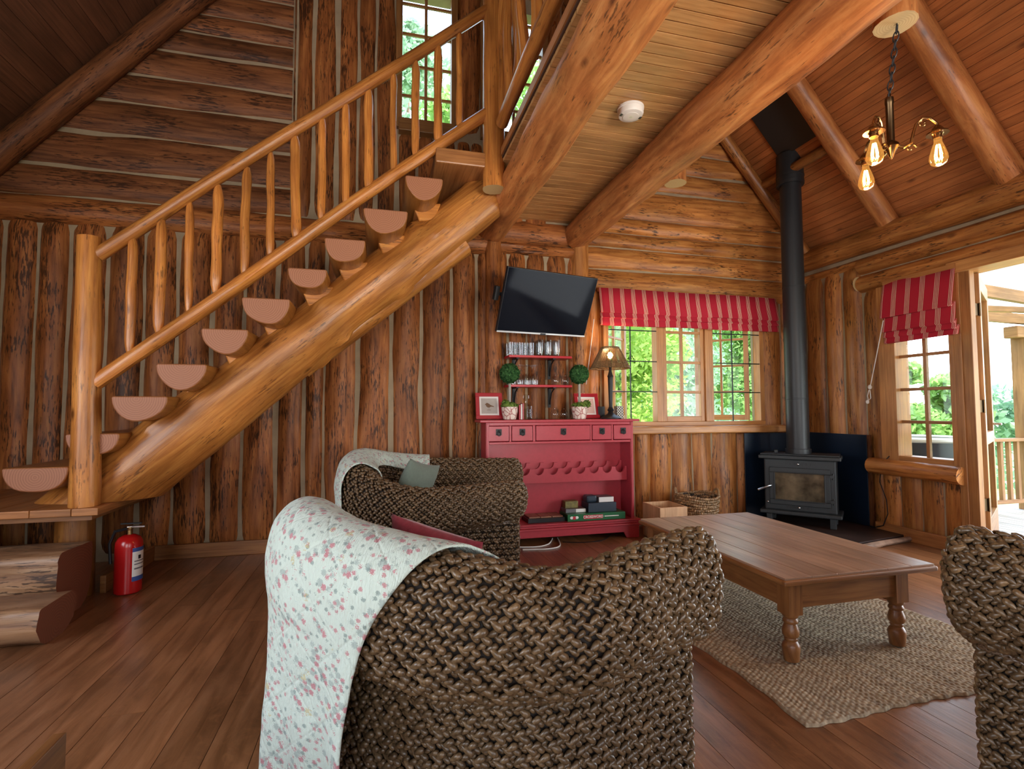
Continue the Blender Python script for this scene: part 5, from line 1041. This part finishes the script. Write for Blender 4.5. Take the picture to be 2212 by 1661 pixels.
class Tub:
    """a woven shell: stations (x, y, seam height, rim height, flare) along the outside from one arm front to the other"""
    def __init__(t, st, side):
        t.S, t.len = resample(crom(st, 24), 400); t.side = side; d = np.gradient(t.S[:, :2], axis=0); d /= np.linalg.norm(d, axis=1)[:, None]
        t.N = np.stack([-d[:, 1], d[:, 0]], 1)*side; t.T = d
        pr = crom(PROF, 14); nom = np.stack([pr[:, 0]*.18+pr[:, 1], pr[:, 2]*.37], 1); s = np.concatenate([[0], np.cumsum(np.linalg.norm(np.diff(nom, axis=0), axis=1))]); t.plen = s[-1]
        t.pr = pr; t.ps = s
    def at(t, s):
        """s in metres along the shell; beyond either end the roll closes like a dome"""
        s = np.asarray(s, float); sc_ = np.clip(s, 0, t.len); q = sc_/t.len*399
        f = lambda A: np.stack([np.interp(q, np.arange(400), A[:, k]) for k in range(A.shape[1])], -1)
        S, Nn, Tn = f(t.S), f(t.N), f(t.T); Nn /= np.linalg.norm(Nn, axis=-1)[..., None]; over = np.where(s < 0, -s, np.where(s > t.len, s-t.len, 0)); th = np.clip(over/.085, 0, 1)*np.pi/2; sg = np.where(s < 0, -1., 1.)
        return S, Nn, Tn, th, sg
    def roll(t, s, v, out=0.):
        """v in metres up the roll profile"""
        S, Nn, Tn, th, sg = t.at(s); c = [np.interp(v, t.ps, t.pr[:, k]) for k in range(3)]; F, h = S[..., 4], S[..., 3]-S[..., 2]
        off = c[0]*F+c[1]; z = S[..., 2]+c[2]*h
        # outward normal of the profile
        dv = .006; c2 = [np.interp(np.asarray(v)+dv, t.ps, t.pr[:, k]) for k in range(3)]; c1 = [np.interp(np.asarray(v)-dv, t.ps, t.pr[:, k]) for k in range(3)]
        do = (c2[0]-c1[0])*F+c2[1]-c1[1]; dz = (c2[2]-c1[2])*h; l = np.sqrt(do**2+dz**2)+1e-9; no, nz = dz/l, -do/l
        off = off+no*out; z = z+nz*out
        oc, zc = .40*F-.02, S[..., 2]+.58*h; k = np.cos(th); off = oc+(off-oc)*k; z = zc+(z-zc)*k; e = np.sin(th)*(.050+out)
        P = np.stack([S[..., 0]+Nn[..., 0]*off+Tn[..., 0]*sg*e, S[..., 1]+Nn[..., 1]*off+Tn[..., 1]*sg*e, z], -1)
        Nv = np.stack([Nn[..., 0]*no, Nn[..., 1]*no, nz], -1)*k[..., None]+np.stack([Tn[..., 0]*sg, Tn[..., 1]*sg, 0*sg], -1)*np.sin(th)[..., None]
        return P, Nv/np.linalg.norm(Nv, axis=-1)[..., None]
    def panel(t, s, z, out=0.):
        S, Nn, Tn, th, sg = t.at(s); off = -.06+(.06+out)*np.cos(th); e = np.sin(th)*(.012+out)
        P = np.stack([S[..., 0]+Nn[..., 0]*off+Tn[..., 0]*sg*e, S[..., 1]+Nn[..., 1]*off+Tn[..., 1]*sg*e, z+0*S[..., 0]], -1)
        Nv = np.stack([Nn[..., 0]*np.cos(th)+Tn[..., 0]*sg*np.sin(th), Nn[..., 1]*np.cos(th)+Tn[..., 1]*sg*np.sin(th), 0*th], -1)
        return P, Nv
    def weave(t, name, parent, sub, s0=-.085, s1=None, k=1., vmax=.86, skip=None):
        s1 = t.len+.085 if s1 is None else s1; VV, FF, TT, off = [], [], [], 0; pitch = .0225*k; rowh = .0355*k
        def row(P, Nv, r):
            nonlocal off
            n = len(P); Tn = np.gradient(P, axis=0); Tn /= np.linalg.norm(Tn, axis=1)[:, None]+1e-9; B = np.cross(Nv, Tn); sg = np.where(np.arange(n) % 2, 1., -1.)[:, None]
            wv = np.cos(np.arange(n)*pitch*.5/(.060*k)*2*np.pi+r*np.pi)[:, None]; jit = rng.normal(size=(n, 3))*.0007
            lift = .0035+.0065*wv; sc_ = (1.0+.12*wv[:, 0])*(1+.06*rng.normal(size=n))
            C = P+B*sg*.0056*k+Nv*lift*k+jit; T2 = Tn*.85+B*sg*(-.53); T2 /= np.linalg.norm(T2, axis=1)[:, None]; B2 = np.cross(Nv, T2)
            V, F, tn = blobs(C, T2, B2, Nv, .0185*k*sc_, .0088*k*sc_, .0086*k*sc_, (.72+.5*rng.random(n))*(1+.25*(rng.random(n) > .93)), sub); VV.append(V); FF.append(F+off); TT.append(tn); off += len(V)
        r = 0; z = .03
        while z < .62:
            s = np.arange(s0*1.0, s1, pitch*.5); S = t.at(s)[0]; ok = (z < S[:, 2]-.004)
            if ok.any(): P, Nv = t.panel(s[ok], z); row(P, Nv, r)
            z += rowh; r += 1
        v = .018
        while v < vmax:
            s = np.arange(s0, s1, pitch*.5); P, Nv = t.roll(s, np.full_like(s, v)); row(P, Nv, r); v += rowh; r += 1
        o = npmesh(name, np.vstack(VV), np.vstack(FF), 'wicker', parent, tint=np.concatenate(TT)); return o
    def core(t, parent):
        s = np.linspace(-.085, t.len+.085, 160); v = np.linspace(0, t.plen, 40); A, B = np.meshgrid(s, v, indexing='ij'); P, _ = t.roll(A, B, -.006)
        zz_ = np.linspace(.0, 1, 12); A2, B2 = np.meshgrid(s, zz_, indexing='ij'); P2, _ = t.panel(A2, .004+B2*(t.at(A2)[0][..., 2]-.0), -.006)
        V = []; F = []; off = 0
        for Q in (P, P2):
            i = np.arange(Q.shape[0]*Q.shape[1]).reshape(Q.shape[:2])+off; F.append(np.stack([i[:-1, :-1], i[1:, :-1], i[1:, 1:], i[:-1, 1:]], -1).reshape(-1, 4)); V.append(Q.reshape(-1, 3)); off += Q.shape[0]*Q.shape[1]
        npmesh('woven_frame', np.vstack(V), np.vstack(F), 'wicker_dark', parent)
        mb = MB(); pts = [Vector((t.S[i, 0]-t.N[i, 0]*.05, t.S[i, 1]-t.N[i, 1]*.05, .40)) for i in range(0, 400, 12)]; mb.quad(pts, 'fabric_cream', [(p.x, p.y) for p in pts]); mb.quad([p+Z3*-.30 for p in pts], 'wicker_dark', [(p.x, p.y) for p in pts]); mb.build('seat', parent, smooth=False)
    def trim(t, parent, s0=0., s1=None):
        s1 = t.len if s1 is None else s1; s = np.linspace(s0, s1, int((s1-s0)/.012)); mb = MB()
        for k in range(3):
            P, Nv = t.roll(s, np.full_like(s, .014), .033); ph = s/.05*2*np.pi+k*2.1; P = P+Nv*(.004*np.cos(ph))[:, None]; P[:, 2] += .008*np.sin(ph)
            mb.tube([tuple(p) for p in P], .0042, 'cane_trim', ns=6, tint=.9+.2*k)
        mb.build('wicker_trim', parent)
    def drape(t, name, s0, s1, lo, v1, mat, org, skew=(0, 0), out=.034, amp=.006, nu=70, seed=0.):
        """a quilt laid over the rim: hangs outside to height lo, runs over the roll and down inside to v1"""
        nh, nr = 34, 46; vb = np.interp(.97, t.pr[:60, 0], t.ps[:60]); V = []; U = []
        S0 = np.linspace(0, 1, nu+1); rows = [('h', q) for q in np.linspace(0, 1, nh, endpoint=False)]+[('r', q) for q in np.linspace(vb, v1, nr)]
        acc = 0.; prev = None
        for kk, (m_, q) in enumerate(rows):
            f = kk/(len(rows)-1); a = s0+skew[0]*f**2.4; b = s1+skew[1]*f**1.6; s = a+(b-a)*S0; P, Nv = t.roll(s, np.full_like(s, vb if m_ == 'h' else q), out)
            if m_ == 'h':
                zt_ = P[:, 2].copy(); P[:, 2] = lo+(zt_-lo)*q; sag = .030*(1-q)*np.sin(s*19+seed)+.018*(1-q)*np.sin(s*41+seed*2); P[:, :2] += Nv[:, :2]*(sag-.015*(1-q))[:, None]
                Nv = np.stack([Nv[:, 0], Nv[:, 1], 0*s], 1)
            w = np.array([noise.noise(Vector((x*5+seed, f*9, 0))) for x in s])*amp+np.array([noise.noise(Vector((x*16+seed, f*22, 3))) for x in s])*amp*.45; P = P+Nv*np.maximum(w, -.004)[:, None]
            if prev is not None: acc += float(np.mean(np.linalg.norm(P-prev, axis=1)))
            prev = P; V.append(P); U.append(np.stack([s, np.full_like(s, acc)], 1))
        V = np.array(V); n, m2 = V.shape[:2]; i = np.arange(n*m2).reshape(n, m2); F = np.stack([i[:-1, :-1], i[:-1, 1:], i[1:, 1:], i[1:, :-1]], -1).reshape(-1, 4)
        o = npmesh(name, V.reshape(-1, 3), F, mat, None, org=org, uv=np.array(U).reshape(-1, 2)); md = o.modifiers.new('thickness', 'SOLIDIFY'); md.thickness = .010; md.offset = 1 if t.side < 0 else -1; md.offset = 0
        sb = o.modifiers.new('smooth', 'SUBSURF'); sb.levels = 1; sb.render_levels = 1
        return o
M['cane_trim'] = plain('cane_trim', (.13, .075, .040), .35)
def pillow(name, label, c, rz, tilt, w, h, d, mat, roll=0., cat='cushion'):
    T = Matrix.Translation(c) @ Matrix.Rotation(rz, 4, 'Z') @ Matrix.Rotation(tilt, 4, 'X') @ Matrix.Rotation(roll, 4, 'Y'); n = 26; mb = MB()
    for sgn in (1, -1):
        def fn(i, j):
            a, b = -1+2*i/n, -1+2*j/n; k = max(0, (1-abs(a)**2.6)*(1-abs(b)**2.6)); e = 1-.10*(1-abs(a))*0-.09*(abs(b)**2)*(1-a*a)*1; e2 = 1-.09*(abs(a)**2)*(1-b*b)
            return T @ Vector((a*w/2*e2, sgn*(d/2*k**.55), b*h/2*e))
        mb.grid(fn, n, n, mat, lambda i, j: (i/n*w, j/n*h))
    o = mb.build(name, None, org=c, angle=80); bm = bmesh.new(); bm.from_mesh(o.data); bmesh.ops.remove_doubles(bm, verts=bm.verts, dist=.0008); bmesh.ops.recalc_face_normals(bm, faces=bm.faces); bm.to_mesh(o.data); bm.free()
    return tag(o, label, cat)
# chair in front of the viewer
t1 = Tub([(.995, 1.545, .475, .805, .125), (.80, 1.505, .45, .785, .145), (.62, 1.46, .43, .76, .165), (.47, 1.445, .42, .748, .175), (.25, 1.50, .42, .79, .18), (.04, 1.63, .44, .82, .17), (-.115, 1.81, .46, .845, .165), (-.185, 2.03, .48, .85, .155), (-.17, 2.28, .46, .775, .14), (-.10, 2.52, .44, .68, .13)], 1)
c1 = thing('woven_armchair', 'big woven armchair nearest the viewer with a floral quilt over its back', 'armchair', (.45, 2.05, 0), 'woven armchairs')
t1.core(c1); t1.weave('wicker_weave', c1, 2); t1.trim(c1)
q1 = t1.drape('floral_quilt', 1.015, 2.06, .06, .66, 'quilt', (0, 2., .06), skew=(-.36, .0), seed=2.); tag(q1, 'pale quilted throw with small red flowers hanging over the big woven armchair', 'quilt')
pillow('cushion', 'red cushion just showing behind the quilt of the big woven armchair', (.225, 2.055, .57), math.radians(-45), .30, .44, .40, .15, 'fabric_red', roll=.16)
# chair behind it
t2 = Tub([(.87, 3.25, .52, .735, .07), (.70, 3.26, .50, .725, .10), (.48, 3.27, .47, .715, .13), (.27, 3.29, .44, .71, .15), (.08, 3.38, .44, .75, .16), (-.06, 3.56, .46, .83, .165), (-.08, 3.78, .48, .885, .16), (.0, 3.98, .48, .875, .15), (.20, 4.08, .47, .825, .14), (.60, 4.06, .50, .805, .12), (1.05, 3.98, .54, .80, .10)], 1)
c2 = thing('woven_armchair', 'woven armchair facing the wine cabinet with a grey green cushion', 'armchair', (.45, 3.7, 0), 'woven armchairs')
t2.core(c2); t2.weave('wicker_weave', c2, 1, k=1.05); t2.trim(c2)
q2 = t2.drape('floral_quilt', 1.02, 1.90, .06, .70, 'quilt', (0, 3.7, .06), skew=(.0, .0), seed=5.); tag(q2, 'pale floral throw over the back of the farther woven armchair', 'quilt')
pillow('cushion', 'grey green cushion leaning inside the farther woven armchair', (.25, 3.72, .66), math.radians(50), .35, .42, .38, .14, 'fabric_sage', roll=.22)
# chair at the picture's edge
t3 = Tub([(1.895, 1.275, .47, .81, .15), (1.96, 1.05, .45, .80, .165), (2.05, .78, .43, .79, .175), (2.18, .55, .42, .79, .18), (2.40, .42, .44, .82, .18), (2.70, .42, .46, .85, .18), (2.95, .60, .46, .82, .17), (3.02, .95, .46, .81, .16), (3.0, 1.3, .47, .81, .15)], -1)
c3 = thing('woven_armchair', 'woven armchair cut off by the picture edge, beside the jute rug', 'armchair', (2.45, .95, 0), 'woven armchairs')
t3.core(c3); t3.weave('wicker_weave', c3, 2, s1=1.3); t3.trim(c3)
# ------------------------------------------------------------------ outside
mb = MB(); mb.quad([(-40, 5.2, -.55), (45, 5.2, -.55), (45, 60, -.55), (-40, 60, -.55)], 'grass_out', [(0, 0)]*4); mb.quad([(4.95, -30, -.55), (45, -30, -.55), (45, 5.2, -.55), (4.95, 5.2, -.55)], 'grass_out', [(0, 0)]*4)
struct(mb, 'ground', 'bright lawn outside the cabin', 'ground', smooth=False)
mb = MB(); x = 4.93
while x < 8.9: mb.box(x, x+.105, -1.5, 4.62, -.05, -.02, 'deck', tint=.85+R.random()*.3); x += .112
mb.box(4.95, 8.9, -1.5, 4.62, -.20, -.052, 'groove'); struct(mb, 'floor', 'sunlit grey veranda decking outside the door', 'deck', smooth=False)
rl_ = thing('deck_railing', 'wooden veranda railing with square balusters outside the door', 'railing', (7.6, 4.5, -.02))
XP = 7.56
one(lambda m: m.box(6.40, XP-.002, 4.44, 4.56, .81, .845, 'deckwood'), 'top_rail', rl_, smooth=False, bevel=.005)
one(lambda m: m.box(6.40, XP-.002, 4.475, 4.525, .075, .12, 'deckwood'), 'bottom_rail', rl_, smooth=False)
for k in range(8): one(lambda m: m.box(6.46+k*.135, 6.50+k*.135, 4.48, 4.52, .12, .81, 'deckwood', tint=.9+.2*R.random()), 'baluster', rl_, smooth=False)
po = thing('veranda_post', 'square wooden veranda post with a bracket at its head', 'post', (7.72, 4.5, -.02)); xp = XP
one(lambda m: m.box(xp, xp+.17, 4.42, 4.59, -.02, 2.2, 'deckwood'), 'post', po, smooth=False, bevel=.006); one(lambda m: m.box(xp-.13, xp+.30, 4.43, 4.58, 2.06, 2.2, 'deckwood'), 'bracket', po, smooth=False, bevel=.01)
for (p, q, lab) in (((2120, 640), (2212, 655), 'veranda rafter under the roof sheets, the higher one seen through the door'), ((2122, 693), (2212, 697), 'lowest veranda beam above the railing seen through the door'), ((2118, 672), (2212, 640), 'thin veranda purlin between the beams seen through the door')):
    yy = {640: 3.9, 693: 4.5, 672: 4.2}[p[1]]; a, b = at(*p, Y=yy), at(*q, Y=yy); d = (b-a).normalized()
    if p[1] == 693: d = Vector((1, 0, -.02)).normalized()
    if p[1] == 672: d = Vector((1, .0, .02)).normalized()
    s0 = a-d*((a.x-4.95)/d.x); T = frame_T(s0, d, Y3, d.cross(Y3)); hh = .12 if p[1] != 672 else .06
    mb = MB(); mb.box(0, 4.2, -.03, .03, 0, hh, 'deckwood', T=T); tag(mb.build('veranda_beam', None, org=s0, smooth=False), lab, 'beam')
mb = MB(); nx = 150
def fn(i, j): y = -1.5+6.4*i/nx; x = 4.9+4.4*j/8; return (x, y, 2.62-.045*(x-4.9)+.012*math.sin(y/.076*2*PI))
nx = 520; mb.grid(fn, nx, 8, 'sheet', tint=.6); tag(mb.build('veranda_roof'), 'corrugated translucent veranda roof sheeting', 'roof', kind='structure')
tb = thing('hot_tub', 'black round outdoor tub with a white rim seen through the small window', 'tub', (5.72, 4.42, -.02)); c = (5.72, 4.42, 0)
one(lambda m: m.lathe([(.001, -.02), (.40, -.02), (.455, .40), (.47, .86), (.42, .86), (.40, .5), (.001, .45)], c, 'tubblack', ns=40), 'tub_body', tb)
one(lambda m: m.lathe([(.42, .85), (.42, .885), (.44, .90), (.48, .90), (.50, .885), (.50, .865), (.47, .85)], c, 'white', ns=40), 'tub_rim', tb)
def tree(label, x, y, z0, h, r, mat, n, size, sd, nb=9, kind='tree'):
    t_ = thing(kind, label, kind, (x, y, z0)); g = np.random.default_rng(sd); VV, TT = [], []
    for b in range(nb):
        f = (b+.5)/nb; c = np.array([x, y, z0+h*(.22+.74*f)])+g.normal(size=3)*np.array([r*.42, r*.35, h*.05]); rr = r*(.55+.35*g.random())*(1.05-.45*f); m_ = n//nb
        d = g.normal(size=(m_, 3)); d /= np.linalg.norm(d, axis=1)[:, None]; P = c+d*(rr*g.random(m_)**.4)[:, None]*np.array([1, 1, .8])
        a = g.normal(size=(m_, 3)); a /= np.linalg.norm(a, axis=1)[:, None]; e_ = np.cross(a, g.normal(size=(m_, 3))); e_ /= np.linalg.norm(e_, axis=1)[:, None]; s = size*(.6+.8*g.random(m_))[:, None]
        VV.append(np.stack([P-a*s, P+e_*s*.55, P+a*s, P-e_*s*.55], 1).reshape(-1, 3)); TT.append(np.repeat(np.clip(g.random(m_)*.8+.2*f, 0, 1), 4))
    V = np.vstack(VV); npmesh('foliage', V, np.arange(len(V)).reshape(-1, 4), mat, t_, tint=np.concatenate(TT), smooth=False)
    if kind == 'tree': one(lambda m: m.log((x, y, z0), (x+.1, y, z0+h*.75), r*.07+.04, .03, 'bark', nl=8, ns=8, capm=(None, None)), 'trunk', t_)
tree('bright lime green tree close behind the lamp end of the big window', 3.9, 7.9, -.55, 4.6, 1.2, 'leaf_lime', 22000, .052, 1, 11)
tree('blue green tree behind the middle panes of the big window', 6.0, 9.9, -.55, 5.2, 1.5, 'leaf_blue', 20000, .065, 2, 11)
tree('yellow green tree behind the stove end of the big window', 9.2, 11.4, -.55, 4.6, 1.6, 'leaf', 14000, .07, 3, 10)
tree('tall tree filling the high window over the stairs', .35, 9.2, -.55, 9.8, 1.5, 'leaf_blue', 18000, .075, 4, 12)
tree('tall tree outside the window behind the loft balusters', 3.2, 12.0, -.55, 11, 1.7, 'leaf', 16000, .08, 5, 12)
tree('broad green tree farther off behind the lime tree', 6.6, 15.5, -.55, 6.0, 2.4, 'leaf', 7000, .16, 6, 10)
tree('distant round green tree across the lawn seen past the stove window', 12.5, 17.0, -.55, 5.6, 2.4, 'leaf_blue', 5000, .17, 7, 9)
tree('pale low bush beyond the tub, seen in the small window', 10.6, 7.6, -.55, 2.6, .8, 'leaf', 3500, .09, 8, 7, 'bush')
tree('pale low bush beyond the veranda railing', 13.6, 8.2, -.55, 2.6, 1.2, 'leaf_blue', 3500, .09, 9, 7, 'bush')
# ------------------------------------------------------------------ light
wd = bpy.data.worlds.new('sky'); sc.world = wd; wd.use_nodes = True; nt = wd.node_tree; bg = nt.nodes['Background']
tc = N(nt, 'ShaderNodeTexCoord'); sp = N(nt, 'ShaderNodeSeparateXYZ'); L(nt, tc.outputs['Generated'], sp.inputs[0]); rp = N(nt, 'ShaderNodeValToRGB'); L(nt, sp.outputs[2], rp.inputs[0])
rp.color_ramp.elements[0].position = .0; rp.color_ramp.elements[0].color = (.92, .96, 1, 1); rp.color_ramp.elements[1].position = .8; rp.color_ramp.elements[1].color = (.45, .66, 1, 1)
L(nt, rp.outputs[0], bg.inputs[0]); bg.inputs[1].default_value = 10.0
sun = bpy.data.lights.new('sun', 'SUN'); sun.energy = 20.; sun.angle = math.radians(1.5); sun.color = (1, .93, .82); so = bpy.data.objects.new('sun', sun); COL.objects.link(so); so.location = (6, -6, 9)
so.rotation_euler = Vector((-.42, .50, -.76)).to_track_quat('-Z', 'Y').to_euler()
def area(name, loc, to, sx, sy, pw, col, spread=180):
    l = bpy.data.lights.new(name, 'AREA'); l.shape = 'RECTANGLE'; l.size = sx; l.size_y = sy; l.energy = pw; l.color = col; l.spread = math.radians(spread)
    o = bpy.data.objects.new(name, l); COL.objects.link(o); o.location = loc; o.rotation_euler = (Vector(to)-Vector(loc)).to_track_quat('-Z', 'Z').to_euler(); return o
def point(name, loc, pw, col, r=.02):
    l = bpy.data.lights.new(name, 'POINT'); l.energy = pw; l.color = col; l.shadow_soft_size = r; o = bpy.data.objects.new(name, l); COL.objects.link(o); o.location = loc; return o
COOL, DAY = (.78, .88, 1), (1, .97, .92)
area('door_daylight', (5.0, 1.80, .85), (1.5, 2.6, 2.4), 1.6, 1.4, 76, (.90, .95, 1))
area('left_window_daylight', (XL-.05, .8, 1.55), (0, 1.8, 1.3), 2.7, 1.4, 85, DAY)
area('front_window_daylight', (-1.3, YF-.05, 1.5), (-.6, 3, 1.5), 1.7, 1.5, 40, (1, .95, .86))
area('added_ceiling_uplight', (1.8, YF-.05, 1.2), (1.5, 2.6, 3.1), 1.9, 1.0, 60, (1, .95, .86), 70)  # added narrow uplight to brighten the loft boards and beams
WARM = (1, .60, .28)
for an in (math.radians(-42), math.radians(198), math.radians(76)): point('chandelier_bulb', (cx+math.cos(an)*.165, cy+math.sin(an)*.165, 2.235), 7.5, WARM, .03)
point('table_lamp_bulb', (lx, ly, CT+.66), 7.5, WARM, .03)
sc.view_settings.view_transform = 'Standard'; sc.view_settings.look = 'None'; sc.view_settings.gamma = 1; sc.view_settings.use_curve_mapping = False; sc.view_settings.exposure = -.65
cy_ = sc.cycles
cy_.use_denoising = True
try: cy_.denoiser = 'OPENIMAGEDENOISE'
except Exception: pass
cy_.max_bounces = 6; cy_.diffuse_bounces = 4; cy_.glossy_bounces = 3; cy_.transmission_bounces = 3; cy_.transparent_max_bounces = 24; cy_.sample_clamp_indirect = 4.; cy_.caustics_reflective = False; cy_.caustics_refractive = False
cy_.use_adaptive_sampling = True; cy_.adaptive_threshold = .03
